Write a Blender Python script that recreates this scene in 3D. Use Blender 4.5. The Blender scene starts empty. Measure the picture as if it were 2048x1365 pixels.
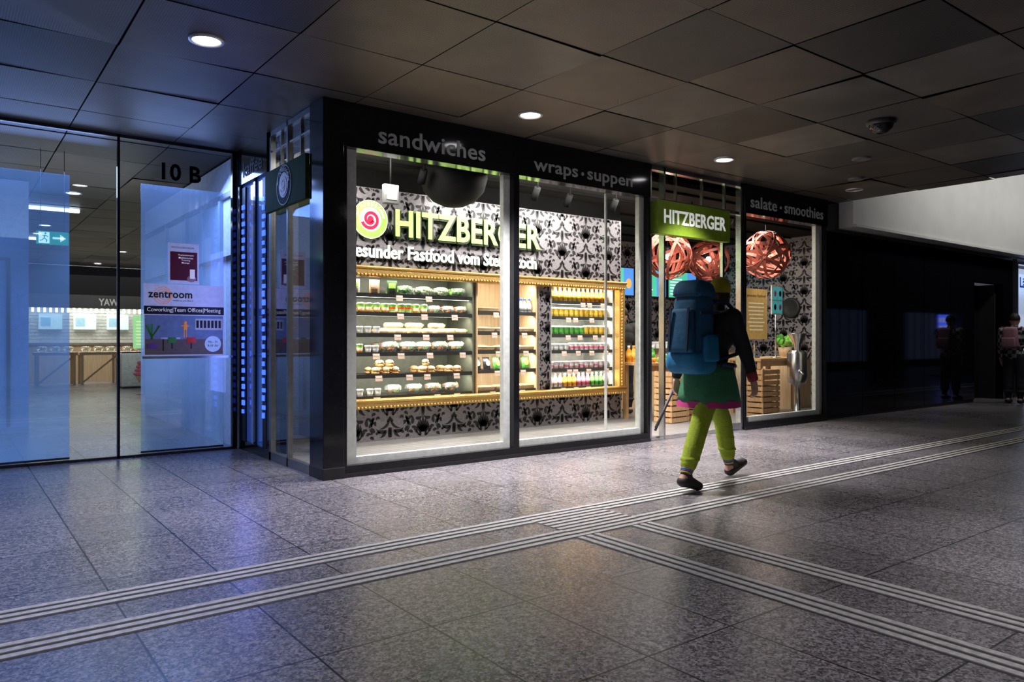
import bpy, bmesh, math, random
from mathutils import Vector, Matrix, Euler
random.seed(7)
scene = bpy.context.scene
scene.view_settings.view_transform = 'Standard'
COL = scene.collection
R = random.random
def U(a, b): return a + (b - a) * R()

# ------------------------------------------------------------ materials
_M = {}
def nt_new(name):
    m = bpy.data.materials.new(name); m.use_nodes = True
    return m, m.node_tree.nodes, m.node_tree.links, m.node_tree.nodes['Principled BSDF']
def M(name, col=(.5, .5, .5), rough=.5, metal=0, emit=0, ecol=None, var=.12, scale=18, bump=0, spec=None):
    if name in _M: return _M[name]
    m, n, l, b = nt_new(name)
    no = n.new('ShaderNodeTexNoise'); no.inputs['Scale'].default_value = scale; no.inputs['Detail'].default_value = 3
    tc = n.new('ShaderNodeTexCoord'); l.new(tc.outputs['Object'], no.inputs['Vector'])
    rp = n.new('ShaderNodeValToRGB')
    rp.color_ramp.elements[0].color = tuple(c * (1 - var) for c in col) + (1,)
    rp.color_ramp.elements[1].color = tuple(min(1, c * (1 + var)) for c in col) + (1,)
    rp.color_ramp.elements[0].position = .3; rp.color_ramp.elements[1].position = .7
    l.new(no.outputs['Fac'], rp.inputs['Fac']); l.new(rp.outputs['Color'], b.inputs['Base Color'])
    b.inputs['Roughness'].default_value = rough; b.inputs['Metallic'].default_value = metal
    if spec is not None: b.inputs['Specular IOR Level'].default_value = spec
    if emit:
        b.inputs['Emission Color'].default_value = tuple(ecol or col) + (1,)
        b.inputs['Emission Strength'].default_value = emit
    if bump:
        bp = n.new('ShaderNodeBump'); bp.inputs['Strength'].default_value = bump; bp.inputs['Distance'].default_value = .01
        l.new(no.outputs['Fac'], bp.inputs['Height']); l.new(bp.outputs['Normal'], b.inputs['Normal'])
    _M[name] = m; return m
def glassmat(name, tint=(1, 1, 1), f0=.04, rough=.0, gcol=(1, 1, 1), film=None, filmfac=0, femit=0, fvar=.1):
    m = bpy.data.materials.new(name); m.use_nodes = True
    n, l = m.node_tree.nodes, m.node_tree.links; n.clear()
    o = n.new('ShaderNodeOutputMaterial'); t = n.new('ShaderNodeBsdfTransparent'); t.inputs[0].default_value = tint + (1,)
    g = n.new('ShaderNodeBsdfGlossy'); g.inputs['Roughness'].default_value = rough; g.inputs['Color'].default_value = gcol + (1,)
    lw = n.new('ShaderNodeLayerWeight'); lw.inputs['Blend'].default_value = .5
    pw = n.new('ShaderNodeMath'); pw.operation = 'POWER'; pw.inputs[1].default_value = 5; l.new(lw.outputs['Facing'], pw.inputs[0])
    f = n.new('ShaderNodeMath'); f.operation = 'MULTIPLY_ADD'; f.inputs[1].default_value = 1 - f0; f.inputs[2].default_value = f0; l.new(pw.outputs[0], f.inputs[0])
    base = t
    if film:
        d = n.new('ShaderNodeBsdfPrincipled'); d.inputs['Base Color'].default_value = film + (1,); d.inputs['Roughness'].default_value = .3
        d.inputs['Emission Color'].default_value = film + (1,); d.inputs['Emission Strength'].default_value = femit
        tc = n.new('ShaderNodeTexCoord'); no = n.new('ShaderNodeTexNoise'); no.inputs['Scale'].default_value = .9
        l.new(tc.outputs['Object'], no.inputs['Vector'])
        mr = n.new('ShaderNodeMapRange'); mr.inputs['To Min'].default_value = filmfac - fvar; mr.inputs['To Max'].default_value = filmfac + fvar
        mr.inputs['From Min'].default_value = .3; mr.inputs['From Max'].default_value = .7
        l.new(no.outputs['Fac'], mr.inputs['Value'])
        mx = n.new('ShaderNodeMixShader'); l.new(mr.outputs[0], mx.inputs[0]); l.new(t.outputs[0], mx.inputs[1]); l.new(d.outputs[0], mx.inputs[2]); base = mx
    mx2 = n.new('ShaderNodeMixShader'); l.new(f.outputs[0], mx2.inputs[0]); l.new(base.outputs[0], mx2.inputs[1]); l.new(g.outputs[0], mx2.inputs[2])
    l.new(mx2.outputs[0], o.inputs[0]); _M[name] = m; return m
def wood(name, c1, c2, scale=6, axis='Z', rough=.5):
    m, n, l, b = nt_new(name)
    tc = n.new('ShaderNodeTexCoord'); mp = n.new('ShaderNodeMapping')
    mp.inputs['Scale'].default_value = (12, 12, 1) if axis == 'Z' else (1, 12, 12)
    no = n.new('ShaderNodeTexNoise'); no.inputs['Scale'].default_value = scale; no.inputs['Detail'].default_value = 5
    rp = n.new('ShaderNodeValToRGB'); rp.color_ramp.elements[0].color = c1 + (1,); rp.color_ramp.elements[1].color = c2 + (1,)
    rp.color_ramp.elements[0].position = .35; rp.color_ramp.elements[1].position = .65
    l.new(tc.outputs['Object'], mp.inputs[0]); l.new(mp.outputs[0], no.inputs['Vector']); l.new(no.outputs['Fac'], rp.inputs[0]); l.new(rp.outputs[0], b.inputs['Base Color'])
    b.inputs['Roughness'].default_value = rough; _M[name] = m; return m

black = M('black_gloss', (.01, .01, .012), .1, spec=.4)
blackm = M('black_matte', (.02, .02, .02), .5)
voidm = M('black_void', (.006, .006, .006), .8, spec=.05)
white = M('white_paint', (.66, .68, .62), .4)
chrome = M('brushed_steel', (.6, .6, .62), .25, 1)
steel2 = M('dull_steel', (.3, .3, .31), .35, .9)
darkmetal = M('dark_metal', (.06, .06, .065), .35, .8)
gold = M('gold_leaf', (.72, .46, .15), .35, .7, bump=.5, scale=60)
lettergrey = M('letter_grey', (.34, .34, .34), .5, emit=.06)
lettershade = M('letter_grey_shaded', (.05, .05, .055), .7, spec=.1)  # darker copy of the letter grey, shade on the side header painted in
lime = M('lime_paint', (.19, .3, .02), .4)
dgreen = M('dark_green_paint', (.03, .065, .01), .75, spec=.1)
pinewood = wood('pine_wood', (.5, .29, .13), (.7, .45, .23))
paleply = wood('pale_plywood', (.68, .47, .26), (.8, .6, .37), 3)
copper = M('copper_strip', (.38, .1, .07), .32, .5)
clearpl = glassmat('clear_plastic', (.93, .95, .95), .04, .08, film=(.75, .78, .78), filmfac=.16)
frost = glassmat('blue_glow_film', (.7, .82, .97), .06, .03, film=(.17, .33, .66), filmfac=.31, femit=.75, fvar=.14)  # film emission paints the blue light onto the glass
frost2 = glassmat('pale_blue_glow_film', (.75, .85, .97), .06, .03, film=(.26, .43, .75), filmfac=.24, femit=.75, fvar=.15)  # same painted-in blue light, paler

def floor_mat():
    m, n, l, b = nt_new('granite_tiles')
    tc = n.new('ShaderNodeTexCoord'); mp = n.new('ShaderNodeMapping'); mp.inputs['Location'].default_value = (-.12, .3, 0)
    br = n.new('ShaderNodeTexBrick'); br.offset = 0; br.inputs['Scale'].default_value = 1; br.inputs['Brick Width'].default_value = .5
    br.inputs['Row Height'].default_value = .75; br.inputs['Mortar Size'].default_value = .005; br.inputs['Mortar Smooth'].default_value = .15
    br.inputs['Color1'].default_value = (1, 1, 1, 1); br.inputs['Color2'].default_value = (.76, .76, .77, 1); br.inputs['Mortar'].default_value = (.04, .04, .04, 1)
    l.new(tc.outputs['Object'], mp.inputs[0]); l.new(mp.outputs[0], br.inputs['Vector'])
    no = n.new('ShaderNodeTexVoronoi'); no.inputs['Scale'].default_value = 115
    l.new(tc.outputs['Object'], no.inputs['Vector'])
    sep = n.new('ShaderNodeSeparateColor'); l.new(no.outputs['Color'], sep.inputs[0])
    nf = n.new('ShaderNodeTexNoise'); nf.inputs['Scale'].default_value = 30; nf.inputs['Detail'].default_value = 3; l.new(tc.outputs['Object'], nf.inputs['Vector'])
    ad = n.new('ShaderNodeMath'); ad.operation = 'MULTIPLY_ADD'; ad.inputs[1].default_value = .8; l.new(nf.outputs['Fac'], ad.inputs[0])
    sc = n.new('ShaderNodeMath'); sc.operation = 'MULTIPLY_ADD'; sc.inputs[1].default_value = .5; sc.inputs[2].default_value = -.15; l.new(sep.outputs[0], sc.inputs[0]); l.new(sc.outputs[0], ad.inputs[2])
    rp = n.new('ShaderNodeValToRGB'); e = rp.color_ramp.elements
    e[0].position = .22; e[0].color = (.05, .047, .052, 1); e[1].position = .78; e[1].color = (.48, .45, .47, 1)
    x = e.new(.5); x.color = (.22, .205, .215, 1)
    l.new(ad.outputs[0], rp.inputs[0])
    n2 = n.new('ShaderNodeTexNoise'); n2.inputs['Scale'].default_value = .8; n2.inputs['Detail'].default_value = 5
    l.new(tc.outputs['Object'], n2.inputs['Vector'])
    mr = n.new('ShaderNodeMapRange'); mr.inputs['From Min'].default_value = .3; mr.inputs['From Max'].default_value = .7; mr.inputs['To Min'].default_value = .7; mr.inputs['To Max'].default_value = 1.15
    l.new(n2.outputs['Fac'], mr.inputs['Value'])
    m1 = n.new('ShaderNodeMixRGB'); m1.blend_type = 'MULTIPLY'; m1.inputs[0].default_value = 1
    l.new(rp.outputs[0], m1.inputs[1]); l.new(br.outputs['Color'], m1.inputs[2])
    m2 = n.new('ShaderNodeMixRGB'); m2.blend_type = 'MULTIPLY'; m2.inputs[0].default_value = 1
    l.new(m1.outputs[0], m2.inputs[1]); l.new(mr.outputs[0], m2.inputs[2]); l.new(m2.outputs[0], b.inputs['Base Color'])
    r2 = n.new('ShaderNodeMapRange'); r2.inputs['To Min'].default_value = .18; r2.inputs['To Max'].default_value = .38
    l.new(n2.outputs['Fac'], r2.inputs['Value']); l.new(r2.outputs[0], b.inputs['Roughness'])
    bp = n.new('ShaderNodeBump'); bp.inputs['Strength'].default_value = .15; bp.inputs['Distance'].default_value = .003
    l.new(ad.outputs[0], bp.inputs['Height']); l.new(bp.outputs[0], b.inputs['Normal'])
    return m
floorm = floor_mat()
def panel_mat(name, col, perf):
    m, n, l, b = nt_new(name)
    tc = n.new('ShaderNodeTexCoord'); no = n.new('ShaderNodeTexNoise'); no.inputs['Scale'].default_value = 2.5; no.inputs['Detail'].default_value = 5
    l.new(tc.outputs['Object'], no.inputs['Vector'])
    vo = n.new('ShaderNodeTexVoronoi'); vo.inputs['Scale'].default_value = 62; vo.inputs['Randomness'].default_value = .08
    l.new(tc.outputs['Object'], vo.inputs['Vector'])
    rp = n.new('ShaderNodeValToRGB'); rp.color_ramp.elements[0].position = .25; rp.color_ramp.elements[1].position = .5
    k = 1 - perf
    rp.color_ramp.elements[0].color = (k, k, k, 1); rp.color_ramp.elements[1].color = (1, 1, 1, 1)
    l.new(vo.outputs['Distance'], rp.inputs[0])
    r2 = n.new('ShaderNodeValToRGB'); r2.color_ramp.elements[0].color = tuple(c * .8 for c in col) + (1,); r2.color_ramp.elements[1].color = tuple(c * 1.15 for c in col) + (1,)
    r2.color_ramp.elements[0].position = .3; r2.color_ramp.elements[1].position = .7
    l.new(no.outputs['Fac'], r2.inputs[0])
    mx = n.new('ShaderNodeMixRGB'); mx.blend_type = 'MULTIPLY'; mx.inputs[0].default_value = 1
    l.new(r2.outputs[0], mx.inputs[1]); l.new(rp.outputs[0], mx.inputs[2]); l.new(mx.outputs[0], b.inputs['Base Color'])
    b.inputs['Roughness'].default_value = .5; b.inputs['Metallic'].default_value = .2
    return m
panels = [panel_mat('perforated_panel_grey', (.125, .118, .105), .8), panel_mat('perforated_panel_brown', (.135, .112, .088), .7),
          panel_mat('perforated_panel_dark', (.06, .056, .052), .9), panel_mat('plain_panel', (.165, .152, .135), .4)]

# ------------------------------------------------------------ mesh builder
class MB:
    def __init__(s): s.v = []; s.f = []; s.m = []; s.mats = []; s.sm = []
    def mi(s, mat):
        if mat not in s.mats: s.mats.append(mat)
        return s.mats.index(mat)
    def add(s, vs, fs, mat, smooth=False):
        o = len(s.v); s.v += [Vector(p) for p in vs]; k = s.mi(mat)
        for f in fs: s.f.append([o + i for i in f]); s.m.append(k); s.sm.append(smooth)
        return s
    def box(s, x0, x1, y0, y1, z0, z1, mat, rot=None, piv=None):
        vs = [Vector((x, y, z)) for x in (x0, x1) for y in (y0, y1) for z in (z0, z1)]
        if rot:
            c = Vector(piv) if piv else Vector(((x0 + x1) / 2, (y0 + y1) / 2, (z0 + z1) / 2))
            q = Euler(rot).to_matrix(); vs = [q @ (p - c) + c for p in vs]
        return s.add(vs, [(0, 1, 3, 2), (4, 6, 7, 5), (0, 4, 5, 1), (2, 3, 7, 6), (0, 2, 6, 4), (1, 5, 7, 3)], mat)
    def lathe(s, c, prof, mats, segs=20, smooth=True):
        o = len(s.v)
        for (r, z) in prof:
            for i in range(segs):
                a = 2 * math.pi * i / segs; s.v.append(Vector((c[0] + r * math.cos(a), c[1] + r * math.sin(a), c[2] + z)))
        for j in range(len(prof) - 1):
            k = s.mi(mats[j] if isinstance(mats, (list, tuple)) else mats)
            for i in range(segs):
                i2 = (i + 1) % segs
                s.f.append([o + j * segs + i, o + j * segs + i2, o + (j + 1) * segs + i2, o + (j + 1) * segs + i]); s.m.append(k); s.sm.append(smooth)
        return s
    def tube(s, p0, p1, r0, r1, mat, segs=10, cap=True):
        p0 = Vector(p0); p1 = Vector(p1); d = (p1 - p0).normalized(); a = d.orthogonal().normalized(); b = d.cross(a)
        vs = []
        for p, r in ((p0, r0), (p1, r1)):
            for i in range(segs):
                t = 2 * math.pi * i / segs; vs.append(p + (a * math.cos(t) + b * math.sin(t)) * r)
        fs = [(i, (i + 1) % segs, segs + (i + 1) % segs, segs + i) for i in range(segs)]
        s.add(vs, fs, mat, True)
        if cap: s.add(vs, [tuple(range(segs))[::-1], tuple(range(segs, 2 * segs))], mat)
        return s
    def path(s, pts, r, mat, segs=8):
        for a, b in zip(pts, pts[1:]): s.tube(a, b, r, r, mat, segs)
        for p in pts[1:-1]: s.ball(p, (r, r, r), mat, segs, 4)
        return s
    def ball(s, c, rad, mat, segs=14, rings=8, jit=0, rot=None):
        vs = []; q = Euler(rot).to_matrix() if rot else None
        for j in range(rings + 1):
            ph = math.pi * j / rings
            for i in range(segs):
                a = 2 * math.pi * i / segs; k = 1 + jit * (R() - .5)
                p = Vector((rad[0] * math.sin(ph) * math.cos(a) * k, rad[1] * math.sin(ph) * math.sin(a) * k, rad[2] * math.cos(ph) * k))
                if q: p = q @ p
                vs.append(Vector(c) + p)
        fs = [(j * segs + i, (j + 1) * segs + i, (j + 1) * segs + (i + 1) % segs, j * segs + (i + 1) % segs) for j in range(rings) for i in range(segs)]
        return s.add(vs, fs, mat, True)
    def rbox(s, c, size, bev, mat, taper=(1, 1), rot=None, segs=3):
        bm = bmesh.new(); bmesh.ops.create_cube(bm, size=1)
        for v in bm.verts:
            k = taper[0] if v.co.z > 0 else 1
            v.co = Vector((v.co.x * size[0] * k, v.co.y * size[1] * (taper[1] if v.co.z > 0 else 1), v.co.z * size[2]))
        bmesh.ops.bevel(bm, geom=bm.edges[:], offset=bev, segments=segs, affect='EDGES', profile=.5)
        q = Euler(rot).to_matrix() if rot else Matrix.Identity(3)
        bm.verts.index_update()
        vs = [q @ v.co + Vector(c) for v in bm.verts]; fs = [[v.index for v in f.verts] for f in bm.faces]
        bm.free(); return s.add(vs, fs, mat, True)
    def build(s, name, parent=None, loc=None, bevel=0):
        o0 = Vector(parent.matrix_basis.translation if parent and loc is None else (loc or (0, 0, 0)))
        me = bpy.data.meshes.new(name); me.from_pydata([p - o0 for p in s.v], [], s.f)
        for m in s.mats: me.materials.append(m)
        for p, k, sm in zip(me.polygons, s.m, s.sm): p.material_index = k; p.use_smooth = sm
        bm = bmesh.new(); bm.from_mesh(me); bmesh.ops.remove_doubles(bm, verts=bm.verts, dist=1e-5); bmesh.ops.recalc_face_normals(bm, faces=bm.faces); bm.to_mesh(me); bm.free()
        me.update(); ob = bpy.data.objects.new(name, me); COL.objects.link(ob)
        if parent: ob.parent = parent
        else: ob.location = o0
        if bevel:
            md = ob.modifiers.new('bev', 'BEVEL'); md.width = bevel; md.segments = 2; md.limit_method = 'ANGLE'
        return ob
def top(ob, label, cat, group=None):
    ob['label'] = label; ob['category'] = cat
    if group: ob['group'] = group
    return ob
def struct(ob, label):
    ob['kind'] = 'structure'; ob['label'] = label; ob['category'] = ob.name.split('_')[0]; return ob
def E(name, loc, label, cat, group=None):
    e = bpy.data.objects.new(name, None); e.location = loc; e.empty_display_size = .1; COL.objects.link(e); e.matrix_basis.translation = loc
    return top(e, label, cat, group)
def inst(name, mesh, loc, rz=0, label='', cat='', group=None, sc=1, rot=None):
    o = bpy.data.objects.new(name, mesh); o.location = loc; o.rotation_euler = rot or (0, 0, rz)
    o.scale = (sc,) * 3 if not isinstance(sc, tuple) else sc; COL.objects.link(o); return top(o, label, cat, group)
def proto(mb, name):
    o = mb.build(name); me = o.data; bpy.data.objects.remove(o); return me
def text(body, p, w, h, mat, facing='-Y', parent=None, ext=.004, bold=.0, name='lettering'):
    cu = bpy.data.curves.new('t', 'FONT'); cu.body = body; cu.size = 1; cu.offset = bold; cu.resolution_u = 3; cu.extrude = .01
    if len(body) > 3: cu.space_character = 1 + bold * 2
    ob = bpy.data.objects.new('t', cu); COL.objects.link(ob)
    dg = bpy.context.evaluated_depsgraph_get(); me = bpy.data.meshes.new_from_object(ob.evaluated_get(dg))
    bpy.data.objects.remove(ob)
    xs = [v.co.x for v in me.vertices]; ys = [v.co.y for v in me.vertices]
    sx = w / (max(xs) - min(xs)); sy = h / (max(ys) - min(ys)) if h else sx
    x0, y0 = min(xs), min(ys); P = Vector(p)
    ax = {'-Y': (Vector((1, 0, 0)), Vector((0, -1, 0))), '-X': (Vector((0, -1, 0)), Vector((-1, 0, 0)))}[facing]
    base = parent.matrix_basis.translation if parent else Vector((0, 0, 0))
    off = P - base
    for v in me.vertices:
        c = v.co.copy(); nz = ext if c.z > 0 else 0
        v.co = off + ax[0] * ((c.x - x0) * sx) + Vector((0, 0, (c.y - y0) * sy)) + ax[1] * nz
    me.materials.clear(); me.materials.append(mat)
    for po in me.polygons: po.material_index = 0
    o = bpy.data.objects.new(name, me); COL.objects.link(o)
    if parent: o.parent = parent
    return o
def disc(mb, c, r0, r1, mat, facing='-Y', a0=0, a1=360, segs=36):
    ax = (Vector((1, 0, 0)), Vector((0, 0, 1))) if facing == '-Y' else (Vector((0, -1, 0)), Vector((0, 0, 1)))
    c = Vector(c); vs = []; fs = []
    f0 = r0 if callable(r0) else (lambda s: r0); f1 = r1 if callable(r1) else (lambda s: r1)
    for i in range(segs + 1):
        s = i / segs; a = math.radians(a0 + (a1 - a0) * s); d = ax[0] * math.cos(a) + ax[1] * math.sin(a)
        vs += [c + d * f0(s), c + d * f1(s)]
        if i: fs.append((2 * i - 2, 2 * i - 1, 2 * i + 1, 2 * i))
    mb.add(vs, fs, mat)

# ------------------------------------------------------------ damask
def damask(mb, P, u0, u1, v0, v1, mat, cw=.44, ch=.54):
    def leaf(cu, cv, ang, L, W, bend, mir):
        n = 7; a = ang; x, y = cu, cv; pts = []; W *= 1.25
        for i in range(n + 1):
            s = i / n; w = W * math.sin(math.pi * min(1, .08 + s * .92) ** .75)
            pts.append((x - math.sin(a) * w / 2, y + math.cos(a) * w / 2, x + math.sin(a) * w / 2, y - math.cos(a) * w / 2))
            x += math.cos(a) * L / n; y += math.sin(a) * L / n; a += bend / n
        return [(mir * p[0], p[1], mir * p[2], p[3]) for p in pts]
    D = math.radians; mot = []
    for k in range(-3, 4): mot.append((0, .12, D(90 + k * 26), .36 - .035 * abs(k), .075, D(-k * 28)))
    for i in range(7):
        a = D(200 - i * 38); r = .2 - .014 * i
        mot.append((.27 + r * math.cos(a), -.05 + r * math.sin(a), a - D(40), .15 - .006 * i, .055, D(-95)))
    mot += [(.02, -.1, D(-65), .34, .05, D(75)), (.27, -.05, D(60), .12, .05, D(-190)), (.05, .02, D(20), .3, .03, D(120)),
            (.12, -.32, D(-20), .26, .07, D(80)), (.1, -.3, D(-70), .24, .06, D(60)), (.02, -.25, D(-90), .3, .06, 0),
            (.3, .3, D(120), .2, .07, D(-90)), (.34, .27, D(60), .2, .06, D(-60)), (.3, .22, D(170), .16, .05, D(60)),
            (.42, .12, D(100), .16, .04, D(50)), (.4, -.35, D(80), .16, .06, D(-80)), (.36, -.38, D(140), .14, .05, D(60)),
            (.2, .42, D(200), .2, .06, D(-80)), (.45, .45, D(230), .2, .06, D(70)), (.48, -.1, D(60), .14, .05, D(-70))]
    nj = int((v1 - v0) / ch) + 3; ni = int((u1 - u0) / cw) + 3
    for i in range(-1, ni):
        for j in range(-1, nj):
            cu = u0 + (i + .5) * cw; cv = v0 + (j + (.5 if i % 2 else 0)) * ch
            for mir in (1, -1):
                for q in mot:
                    pts = leaf(q[0], q[1], q[2], q[3], q[4], q[5], mir)
                    pts = [(cu + a * cw * 1.15, cv + b * ch, cu + c * cw * 1.15, cv + d * ch) for a, b, c, d in pts]
                    for A, B in zip(pts, pts[1:]):
                        qd = [(A[0], A[1]), (A[2], A[3]), (B[2], B[3]), (B[0], B[1])]
                        if all(u0 < x < u1 and v0 < y < v1 for x, y in qd): mb.add([P(x, y) for x, y in qd], [(0, 1, 2, 3)], mat)
wallp = M('silver_wallpaper', (.29, .27, .285), .4, .3, var=.25, scale=40)
wallb = M('black_flourish', (.014, .011, .014), .4)

# ------------------------------------------------------------ shell
Z = 3.26; YF = 6.1; XS = 2.57
mb = MB(); mb.box(-8, 42, -6, 30, -.1, 0, floorm); struct(mb.build('floor'), 'grey speckled granite tiles with thin dark joints')
mb = MB(); P0 = .945
for i in range(-8, 11):
    for j in range(-8, 28):
        x = .96 + i * P0; y = 3.94 + j * P0; g = .006
        x2 = min(x + P0, 10.75)
        if x >= 10.74: continue
        z = [Z + U(-.005, .005) for _ in range(4)]
        if R() < .15: z[random.randrange(4)] -= .012
        mb.add([(x + g, y + g, z[0]), (x2 - g, y + g, z[1]), (x2 - g, y + P0 - g, z[2]), (x + g, y + P0 - g, z[3])], [(0, 3, 2, 1)], random.choices(panels, (4, 4, 2, 2))[0])
mb.box(-6.6, 10.75, -3.6, 30, Z + .03, Z + .3, voidm)
struct(mb.build('ceiling'), 'dark perforated metal ceiling panels in a square grid')

tact = M('tactile_white', (.62, .6, .57), .4, var=.25, scale=30)
tactd = M('tactile_dark', (.05, .05, .05), .6)
def band(x0, x1, y0, y1, along, n, lab):
    m = MB(); p = ((y1 - y0) if along == 'X' else (x1 - x0)) / n
    m.box(x0, x1, y0, y1, 0, .0012, tactd)
    for k in range(n):
        if along == 'X': m.box(x0, x1, y0 + (k + .22) * p, y0 + (k + .78) * p, 0, .005, tact)
        else: m.box(x0 + (k + .22) * p, x0 + (k + .78) * p, y0, y1, 0, .005, tact)
    o = m.build('tactile_strip'); top(o, lab, 'tactile paving', 'tactile guidance strips')
band(-4, 3.08, 3.8, 4.0, 'X', 3, 'raised white ribbed guiding strip along the shop front')
band(-4, 3.08, 3.37, 3.57, 'X', 3, 'second raised white ribbed guiding strip in the floor')
band(3.08, 3.7, 3.37, 4.0, 'X', 10, 'ribbed tactile square where the strips meet')
band(3.7, 24, 3.8, 4.0, 'X', 3, 'raised white ribbed strip the walker steps on')
band(3.7, 24, 3.37, 3.57, 'X', 3, 'raised white ribbed strip beside the walker')
band(3.03, 3.23, -5, 3.37, 'Y', 3, 'branching ribbed guiding strip crossing the tiles')
band(3.5, 3.7, -5, 3.37, 'Y', 3, 'second branching ribbed guiding strip in the floor')

# shop shell
intfloor = M('shop_floor_grey', (.26, .25, .24), .35, scale=8)
mb = MB(); mb.box(XS + .05, 13, YF + .05, 12.9, 0, .03, intfloor)
for k in range(60): mb.box(XS + .05, 13, YF + .1 + k * .11, YF + .104 + k * .11, .03, .0305, blackm)
struct(mb.build('floor_shop'), 'grey boarded floor inside the shop')
shopceil = M('shop_ceiling_dark', (.025, .024, .022), .8, spec=.05)
mb = MB(); mb.box(XS + .12, 12.9, YF + .2, 10.6, 3.14, 3.2, shopceil)
for k in range(5): mb.box(XS + .2, 12.8, 6.55 + k * .8, 6.58 + k * .8, 3.11, 3.14, voidm)
struct(mb.build('ceiling_shop'), 'dark open shop ceiling with black rails')
YD = 7.8
mb = MB()
mb.box(3.45, 7.9, YD, YD + .1, 0.03, .44, wallp); mb.box(3.45, 7.9, YD, YD + .1, 2.0, 2.93, wallp); mb.box(3.45, 7.9, YD + .02, YD + .1, 2.93, 3.14, voidm)  # black top band painted in for the dark void above the wallpaper
mb.box(3.45, 3.56, YD, YD + .1, .44, 2.0, wallp); mb.box(7.78, 7.9, YD, YD + .1, .44, 2.0, wallp)
mb.box(6.35, 6.56, YD, YD + .6, .44, 2.0, wallp)
mb.box(3.45, 3.5, YD + .1, 9, .03, 3.14, wallp); mb.box(7.85, 7.9, YD + .1, 10.5, .03, 3.14, wallp); mb.box(3.5, 7.85, 8.5, 8.6, .03, 3.14, blackm)
Pd = lambda u, v: Vector((u, YD - .002, v))
damask(mb, Pd, 3.46, 7.89, .04, .42, wallb); damask(mb, Pd, 3.46, 7.89, 2.02, 2.93, wallb); damask(mb, Pd, 6.36, 6.55, .46, 1.98, wallb, .3, .4)
struct(mb.build('wall_display'), 'silver wallpaper wall with black damask flourishes and built-in shelves')
mb = MB(); mb.box(7.9, 12.9, 10.5, 10.6, .03, 3.14, wallp); damask(mb, lambda u, v: Vector((u, 10.498, v)), 7.95, 12.85, .1, 3.1, wallb)
struct(mb.build('wall_back'), 'damask wallpaper back wall')
mb = MB(); mb.box(12.9, 13, YF + .2, 10.6, 0.03, 3.14, wallp); damask(mb, lambda u, v: Vector((12.898, u, v)), 6.4, 10.5, .1, 3.1, wallb)
struct(mb.build('wall_right'), 'damask wallpaper side wall')
wblue = M('cool_white_wall', (.7, .74, .8), .45)
mb = MB(); mb.box(2.62, 3.45, 8.9, 9, .03, 3.14, wallp)
mb.box(2.57, 2.62, 8.45, 13.2, 0, Z - .02, wblue); mb.box(2.62, 8, 13.1, 13.2, 0, Z - .02, wblue)
for y in (8.95, 9.7, 10.5, 11.6): mb.box(2.53, 2.57, y, y + .07, 0, 2.85, white)
mb.box(2.53, 2.57, 8.5, 13.2, 2.1, 2.14, darkmetal); mb.box(2.53, 2.57, 8.5, 13.2, 2.8, 2.86, darkmetal)
for y in (9.03, 9.78, 10.58): mb.box(2.54, 2.57, y, y + .02, 0, 2.8, darkmetal)
struct(mb.build('wall_left'), 'pale panelled wall behind the glass')

mb = MB(); mb.box(2.55, 2.74, 6.02, 6.32, 0, Z, black); mb.box(2.545, 2.745, 6.015, 6.325, 0, .1, blackm)
struct(mb.build('trim_1', bevel=.006), 'glossy black corner column of the shop')
def header(x0, x1):
    m = MB(); m.box(x0, x1, 6.03, 6.18, 2.87, Z, black); o = m.build('shop_header', bevel=.004); return o
h1 = header(2.74, 4.625); top(h1, 'glossy black header board lettered sandwiches', 'sign', 'header boards')
text('sandwiches', (3.07, 6.03, 2.945), 1.16, .155, lettergrey, parent=h1, bold=.012)
h2 = header(4.63, 6.6); top(h2, 'glossy black header board lettered wraps and suppen', 'sign', 'header boards')
text('wraps', (4.84, 6.03, 2.905), .61, .135, lettergrey, parent=h2, bold=.012); text('•', (5.5, 6.03, 2.975), .04, .04, lettergrey, parent=h2)
text('suppen', (5.59, 6.03, 2.905), .7, .135, lettergrey, parent=h2, bold=.012)
h3 = header(8.42, 10.42); top(h3, 'glossy black header board lettered salate and smoothies', 'sign', 'header boards')
text('salate', (8.53, 6.03, 2.955), .6, .155, lettergrey, parent=h3, bold=.012); text('•', (9.2, 6.03, 3.0), .04, .04, lettergrey, parent=h3)
text('smoothies', (9.31, 6.03, 2.955), .98, .155, lettergrey, parent=h3, bold=.012)
mb = MB(); mb.box(2.55, 2.68, 7.42, 8.36, 2.87, Z, black); h4 = mb.build('shop_header'); top(h4, 'glossy black side header board lettered kaffee', 'sign', 'header boards')
text('kaffee', (2.55, 8.15, 2.93), .6, .16, lettershade, '-X', parent=h4, bold=.012)

def shopwin(idx, x0, x1, wl, wr):
    m = MB(); a, b = 6.04, 6.16
    m.box(x0, x1, a, b, 0, .1, black); m.box(x0, x0 + .035, a, b, .1, 2.87, black); m.box(x1 - .035, x1, a, b, .1, 2.87, black)
    m.box(x0, x1, a - .012, a, 0, .035, blackm)
    w = struct(m.build('window_%d' % idx), 'shop window with black frame and pale inner border')
    m = MB(); a, b = 6.11, 6.17
    m.box(x0 + .035, x0 + .035 + wl, a, b, .1, 2.87, white); m.box(x1 - .035 - wr, x1 - .035, a, b, .1, 2.87, white)
    m.box(x0 + .035 + wl, x1 - .035 - wr, a, b, .1, .16, white); m.build('inner_border', w)
shopwin(1, 2.74, 4.625, .12, .08); shopwin(2, 4.625, 6.6, .02, .08); shopwin(3, 8.42, 10.42, .02, .16)
mb = MB(); mb.box(6.03, 6.055, 6.2, 6.22, .03, 2.87, white); struct(mb.build('trim_2'), 'slim white post inside the window')

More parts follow.
